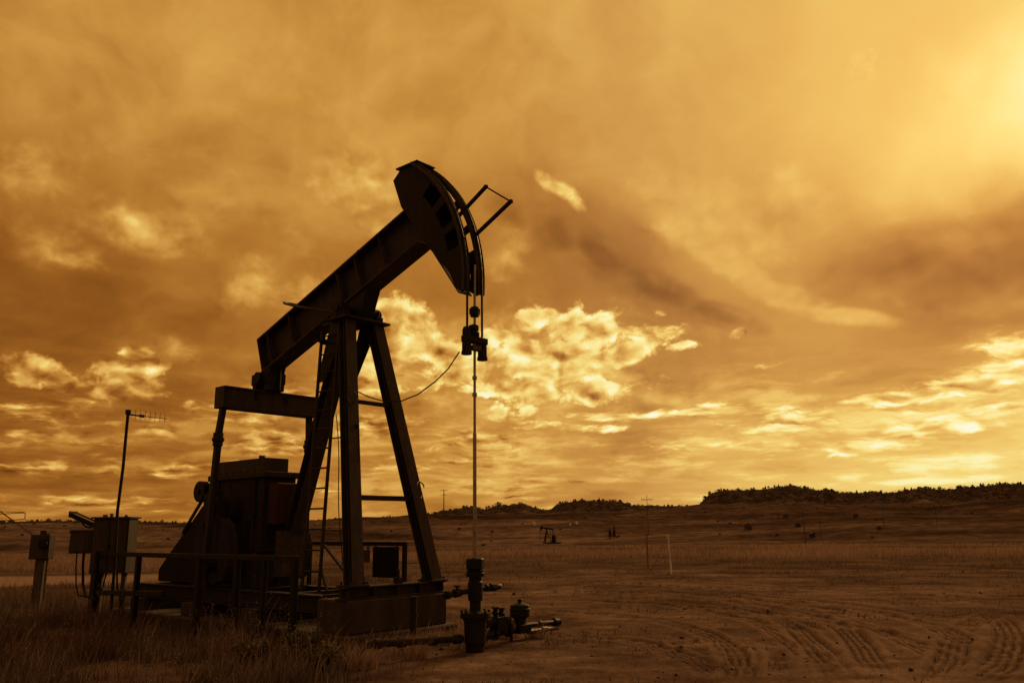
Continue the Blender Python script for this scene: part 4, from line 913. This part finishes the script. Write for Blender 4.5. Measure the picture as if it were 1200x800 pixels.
for px, py, Y, r, h, lab in ((626, 615, 420, .5, 1.0, 'pale speck of a tank beside the head of the tiny distant pump jack'), (676, 614, 430, .55, .8, 'larger pale tank of the close pair on the far slope'),
                             (668, 615, 425, .35, .6, 'smaller pale tank of the close pair on the far slope'), (644, 635, 226, .42, .8, 'white tank at the foot of the tiny distant pump jack')):
    x, y = at(px, py, Y); tank(x, y, r, h, lab)
bm = nb(); box2(bm, (-.75, -.55, -.2), (.75, .55, 1.0)); 
x, y = at(952, 629, 200); sh = thing('shed', 'tiny pale box shed behind the short bare pole', 'shed', (x, y, hz(x, y))); obj('wall', bm, M['beige'], sh)
bm = nb(); prism(bm, [(-.85, -.65, 1.0), (.85, -.65, 1.0), (.85, -.65, 1.05), (0, -.65, 1.2), (-.85, -.65, 1.05)], (0, 1.3, 0)); obj('roof', bm, M['rust'], sh)

# ------------------------------------------------------------------ trees and bushes
def set_tone(me, tone):
    at_ = me.attributes.new('tone', 'FLOAT', 'POINT'); at_.data.foreach_set('value', np.asarray(tone, np.float32))
def leaf_cloud(name, pts, size, seed, mat, tone=None):
    """many small leaf quads at points"""
    rg = np.random.default_rng(seed); n = len(pts)
    a = rg.normal(size=(n, 3)); a /= np.linalg.norm(a, axis=1)[:, None]; b = np.cross(a, rg.normal(size=(n, 3))); b /= np.linalg.norm(b, axis=1)[:, None]
    s = (size * rg.uniform(.6, 1.4, n))[:, None]
    v = np.stack([pts - a * s, pts + b * s * .5, pts + a * s, pts - b * s * .5], 1).reshape(-1, 3)
    me = mesh_np(name, v, np.arange(4 * n), np.full(n, 4), mat)
    set_tone(me, np.repeat(rg.uniform(0, 1, n) if tone is None else tone, 4)); return me
def conifer_mesh(seed, bushy):
    rg = np.random.default_rng(seed); pts = []
    for k in range(320):
        z = rg.uniform(.08, 1) ** .9
        rad = (.34 if not bushy else .55) * ((1 - z) ** .75 if not bushy else math.sqrt(max(0, 1 - (2 * z - .85) ** 2 * .8))) * (.75 + .25 * math.sin(z * 23 + seed))
        a = rg.uniform(0, 6.28); q = math.sqrt(rg.uniform(.15, 1)); lump = 1 + .35 * math.sin(3 * a + seed * 2) * math.sin(z * 9 + seed)
        pts.append((rad * q * lump * math.cos(a), rad * q * lump * math.sin(a), z))
    return leaf_cloud('crown', np.array(pts), .085, seed, M['pine'])
def trunk_mesh():
    bm = nb(); rod(bm, (0, 0, -.12), (0, 0, .7), .035, .015, n=6)
    for a in range(5): rod(bm, (0, 0, .2 + .1 * a), (.16 * math.cos(a * 2.4), .16 * math.sin(a * 2.4), .28 + .1 * a), .012, .005, n=4)
    me = bpy.data.meshes.new('trunk'); bm.to_mesh(me); bm.free(); me.materials.append(M['wood']); return me
TRUNK = trunk_mesh(); CROWNS = [conifer_mesh(s, s % 2 == 1) for s in range(6)]
def tree(x, y, h, kind, label, group, wide=1.0, name='pine_tree', cat='tree'):
    t = thing(name, label, cat, (x, y, hz(x, y) - .1), random.uniform(0, 6.28), group); t.scale = (h * wide, h * wide, h)
    add_obj('trunk', TRUNK, t); add_obj('crown', CROWNS[kind], t)
def ridge_trees():
    rg = np.random.default_rng(5)
    spans = [(826, 1200, 100, 3.2, 'small pine on the crest of the long mesa', 'pines on the long mesa crest'),
             (650, 744, 26, 3.0, 'small pine on the crest of the middle butte', 'pines on the middle butte'),
             (515, 636, 30, 2.8, 'small pine on the low hills behind the polished rod', 'pines on the low hills behind the rod'),
             (750, 820, 10, 1.9, 'scrubby pine on the flat skyline between butte and mesa', 'pines on the flat skyline'),
             (380, 510, 14, 2.2, 'scrubby pine on the skyline behind the post legs', 'pines behind the post legs'),
             (2, 235, 30, 2.4, 'scrubby pine on the skyline behind the meter post and cabinet', 'pines on the skyline behind the meter post')]
    for x0, x1, n, h, lab, grp in spans:
        for px in np.sort(rg.uniform(x0, x1, n)):
            d = look(px, 590); az = math.atan2(d.x, d.y); r = rg.uniform(728, 752)
            tree(r * math.sin(az), r * math.cos(az), h * rg.uniform(.40, .92) * (1.4 if rg.random() < .10 else 1), int(rg.integers(0, 6)), lab, grp, rg.uniform(1.0, 2.1))
ridge_trees()
for px, py, Y, h, w, lab in ((715, 630, 255, 3.0, .8, 'shorter of two dark junipers standing together on the open slope'), (720, 630, 257, 3.9, .62, 'taller of two dark junipers standing together on the open slope'),
                             (877, 622, 330, 2.6, 1.3, 'dark spreading bush on the bare slope below the blunt end of the mesa'), (921, 607, 380, 1.9, 1.7, 'larger dark bush uphill of the short bare pole'), (1003, 606, 400, 1.6, 1.6, 'small dark bush alone on the slope under the long mesa'),
                             (935, 617, 330, 1.3, 2.2, 'low wide dark bush near the short bare pole and box shed'), (1030, 620, 250, 1.0, 2.0, 'smallest low bush at the meadow edge under the long mesa')):
    x, y = at(px, py, Y); tree(x, y, h, 2 if 'juniper' in lab else 3, lab, None, w, 'juniper_tree' if 'juniper' in lab else 'bush', 'tree' if 'juniper' in lab else 'bush')
def scrub_mass():
    """dark scrub that covers the faces of the mesas, one mass"""
    rg = np.random.default_rng(77); P = []
    for x0, x1, n in ((826, 1200, 620), (648, 744, 170), (500, 640, 200), (745, 826, 40), (0, 240, 160), (380, 500, 60)):
        for px in rg.uniform(x0, x1, n):
            d = look(px, 590); az = math.atan2(d.x, d.y); r = rg.uniform(645, 742); P.append((r * math.sin(az), r * math.cos(az)))
    for k in range(260):
        az = rg.uniform(-.55, .58); r = 230 + 370 * rg.random() ** .6; P.append((r * math.sin(az), r * math.cos(az)))
    P = np.array(P); Z = height(P[:, 0], P[:, 1]); rr = np.hypot(P[:, 0], P[:, 1]); pts = []; 
    for (x, y), z, r in zip(P, Z, rr):
        s = rg.uniform(.5, 1.5) * (.8 if r > 640 else .26); m = 26
        q = rg.normal(size=(m, 3)) * (.8 * s, .8 * s, .45 * s); pts.append(q + (x, y, z + .5 * s))
    me = leaf_cloud('scrub', np.vstack(pts), .38, 9, M['pine']); o = add_obj('hillside_scrub', me)
    tag(o, 'dark scrub dotted over the far mesa faces and slopes', 'scrub', None, 'stuff')
scrub_mass()

# ------------------------------------------------------------------ grass
def blades(name, x, y, h, w, mat, seed, lean=.35, tone=None, z=None):
    rg = np.random.default_rng(seed); n = len(x)
    z = height(x, y) if z is None else z; a = rg.uniform(0, 2 * np.pi, n); la = rg.normal(0, 1, n) * 1.6 + .6
    dx, dy = np.cos(a), np.sin(a); L = h * lean * rg.uniform(.2, 1.4, n); lx, ly = np.cos(la) * L, np.sin(la) * L
    base = np.stack([x, y, z - .02], 1); side = np.stack([dx * w, dy * w, 0 * w], 1)
    mid = base + np.stack([lx * .35, ly * .35, h * .6], 1); tip = base + np.stack([lx, ly, h * .98], 1)
    v = np.stack([base - side, base + side, mid + side * .75, mid - side * .75, tip], 1).reshape(-1, 3)
    k = np.arange(n)[:, None] * 5
    q = (k + [0, 1, 2, 3]).ravel(); t3 = (k + [3, 2, 4]).ravel()
    me = mesh_np(name, v, np.concatenate([q, t3]), np.concatenate([np.full(n, 4), np.full(n, 3)]), mat)
    tn = rg.beta(1.6, 2.6, n) if tone is None else tone
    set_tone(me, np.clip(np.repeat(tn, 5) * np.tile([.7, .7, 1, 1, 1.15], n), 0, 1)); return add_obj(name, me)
def to_local(x, y):
    dx, dy = x - PJ[0], y - PJ[1]; return dx * UX.x + dy * UX.y, dx * VX.x + dy * VX.y
def off_concrete(x, y, pad=.0):
    lx, ly = to_local(x, y); return ~((lx > -6.05 - pad) & (lx < 1.36 + pad) & (np.abs(ly) < 1.09 + pad))
def build_grass():
    rg = np.random.default_rng(3)
    # tall dry grass in the left foreground
    n = 150000; x = rg.uniform(-12, 0.6, n); y = rg.uniform(7.6, 20, n)
    lx, ly = to_local(x, y)
    clump = fbm(x / .55, y / .55, 3, 71); big = fbm(x / 2.2, y / 2.2, 3, 73)
    edge = -(x + 1.95 + .8 * big + .17 * (y - 10.5))
    keep = (rg.random(n) < np.clip(.45 + 1.3 * clump + .4 * big, .03, 1)) & (edge + .35 * rg.normal(size=n) > 0) & off_concrete(x, y) & (np.abs(x) < y * .72)
    x, y, clump, big = x[keep], y[keep], clump[keep], big[keep]
    h = np.clip(.19 + .20 * clump + .12 * big + .08 * rg.normal(size=len(x)), .04, .65); tall = rg.random(len(x)) < .04; h[tall] = h[tall] * 1.5 + .08
    tone = np.clip(rg.beta(1.5, 3.2, len(x)) + .12 * clump + .35 * tall, 0, 1)
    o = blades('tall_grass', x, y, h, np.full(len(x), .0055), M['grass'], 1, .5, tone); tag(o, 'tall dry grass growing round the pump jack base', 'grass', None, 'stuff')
    # seed heads on a few tall stalks
    k = np.where(tall & (h > .28))[0]; k = k[rg.random(len(k)) < .5]; zz = height(x[k], y[k]); P = []
    for i, z0 in zip(k, zz):
        lx, ly = rg.normal(0, .10, 2)
        for j in range(9): u_ = .72 + .035 * j; P.append((x[i] + lx * u_ * u_ + rg.normal() * .006, y[i] + ly * u_ * u_ + rg.normal() * .006, z0 + h[i] * 1.15 * u_))
        for j in range(14): u_ = .05 * j; P.append((x[i] + lx * u_ * u_, y[i] + ly * u_ * u_, z0 + h[i] * 1.15 * u_))
    P = np.array(P); o = add_obj('seed_grass', leaf_cloud('seed_grass', P, .011, 44, M['grass'])); tag(o, 'pale seed heads standing above the tall dry grass', 'grass', None, 'stuff')
    # thin tufts along the foot of the block and around the wellhead
    n = 9000; a = rg.integers(0, 70, n); cx = rg.uniform(.9, 2.6, 70); cy = rg.uniform(-1.9, 1.6, 70); sx = cx[a] + rg.normal(0, .07, n); sy = cy[a] + rg.normal(0, .07, n)
    p = np.array([wp(u_, v_)[:2] for u_, v_ in zip(sx, sy)]); k = off_concrete(p[:, 0], p[:, 1]); p = p[k]
    o = blades('grass_tufts', p[:, 0], p[:, 1], np.clip(.13 + .09 * rg.normal(size=len(p)), .03, .5), np.full(len(p), .004), M['straw'], 2, .6); tag(o, 'sparse straw tufts at the foot of the concrete block', 'grass', None, 'stuff')
    # short stubble on the dirt pad
    n = 52000; y = 8.2 * (40 / 8.2) ** rg.random(n); x = rg.uniform(-.25, .75, n) * y; c_ = fbm(x / 1.3, y / 1.3, 4, 75); _, wr = track_field(x, y)
    t_ = sstep(fbm(x / 2.6, y / 1.6, 4, 57) + (y - 27) / 16., .05, .40) * (y > 14)
    keep = (rg.random(n) < np.clip((c_ - .12) * 2.0 + .55 * t_, 0, 1)) & (wr < .15) & off_concrete(x, y, .1); x, y = x[keep], y[keep]
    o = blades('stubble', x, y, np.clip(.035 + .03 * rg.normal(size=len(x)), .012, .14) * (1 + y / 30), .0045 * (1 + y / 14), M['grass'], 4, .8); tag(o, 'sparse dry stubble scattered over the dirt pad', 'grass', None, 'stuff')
    # meadow grass behind the pad and on the left
    n = 210000; y = 30 * (78 / 30) ** rg.random(n); x = rg.uniform(-.75, .78, n) * y; c_ = fbm(x / 7., y / 4., 4, 79); e = fbm(x / 9., y / 9., 3, 83); f_ = fbm(x / 1.1, y / 1.1, 3, 80)
    front = np.where(x < 2, 34 + 4 * e, 37 + 6 * e); path = (y - .25 * (x + 14) > 25.5) & (y - .25 * (x + 14) < 35) & (x < -9.5)
    dens = np.clip(.42 + 1.3 * c_ + .5 * f_, .02, 1) * sstep(y - front, 0, 5) * (1 - .8 * sstep(y, 52, 76))
    keep = ~path & (rg.random(n) < dens); x, y, c_ = x[keep], y[keep], c_[keep]
    h = np.clip(.22 + .34 * c_ + .10 * rg.normal(size=len(x)), .04, .75) * (1 - .45 * sstep(y, 50, 70))
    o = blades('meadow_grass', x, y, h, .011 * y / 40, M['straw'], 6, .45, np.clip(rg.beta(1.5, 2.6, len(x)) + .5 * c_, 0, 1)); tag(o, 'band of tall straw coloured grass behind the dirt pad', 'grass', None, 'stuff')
    n = 60000; y = 18 * (31 / 18) ** rg.random(n); x = -y * rg.uniform(.12, .76, n); c_ = fbm(x / 2., y / 2., 4, 85); path = (y - .25 * (x + 14) > 25.8)
    keep = (rg.random(n) < np.clip(.4 + 1.0 * c_, .03, 1)) & ~path & off_concrete(x, y, .1); x, y = x[keep], y[keep]
    o = blades('pasture_grass', x, y, np.clip(.16 + .07 * rg.normal(size=len(x)), .04, .4), .008 * y / 20, M['grass'], 8, .5); tag(o, 'short dry pasture grass between the meter post and the pale path', 'grass', None, 'stuff')
build_grass()
def build_weeds():
    rg = np.random.default_rng(15)
    spots = [(-2.55, 10.65, .42, 'bushy leafy weed in front of the concrete block corner'), (-3.05, 10.2, .36, 'lower leafy weed in the tall grass away from the concrete block'), (-2.2, 10.0, .28, 'smallest leafy weed nearest the bent pipe end')]
    for x, y, s, lab in spots:
        t = thing('weed', lab, 'weed', (x, y, hz(x, y)), 0, 'leafy weeds in the tall grass')
        bm = nb(); P = []
        for k in range(9):
            a = k * 2.4; d = V((math.cos(a) * .55, math.sin(a) * .55, 1)); q = [V((0, 0, 0)), d * s * .5, d * s + V((0, 0, -.05))]; tube(bm, q, .005, 5)
            for j in range(60):
                u_ = rg.uniform(.15, 1); c0 = d * (s * u_); P.append((c0.x + rg.normal() * .05, c0.y + rg.normal() * .05, max(.01, c0.z + rg.normal() * .04)))
        obj('stem', bm, M['weed'], t); add_obj('foliage', leaf_cloud('foliage', np.array(P), .030, int(x * -50), M['weed']), t)
build_weeds()
def build_stones():
    rg = np.random.default_rng(19); n = 1100
    y = 8.3 * (34 / 8.3) ** rg.random(n); x = rg.uniform(-.22, .75, n) * y; k = off_concrete(x, y, .05); x, y = x[k], y[k]; n = len(x)
    z = height(x, y) + track_field(x, y)[0]; s = np.clip(rg.lognormal(-4.75, .5, n), .004, .035) * (1 + y / 30)
    base = np.array([(1, 0, 0), (-1, 0, 0), (0, 1, 0), (0, -1, 0), (0, 0, .7), (0, 0, -.7)], float)
    v = base[None] * s[:, None, None] * rg.uniform(.6, 1.3, (n, 6, 3)) + np.stack([x, y, z + s * .25], 1)[:, None]
    f = np.array([(0, 2, 4), (2, 1, 4), (1, 3, 4), (3, 0, 4), (2, 0, 5), (1, 2, 5), (3, 1, 5), (0, 3, 5)])
    me = mesh_np('loose_stones', v.reshape(-1, 3), (f[None] + np.arange(n)[:, None, None] * 6).ravel(), np.full(8 * n, 3), M['concrete'])
    tag(add_obj('loose_stones', me), 'small stones and clods scattered over the dirt pad', 'gravel', None, 'stuff')
build_stones()
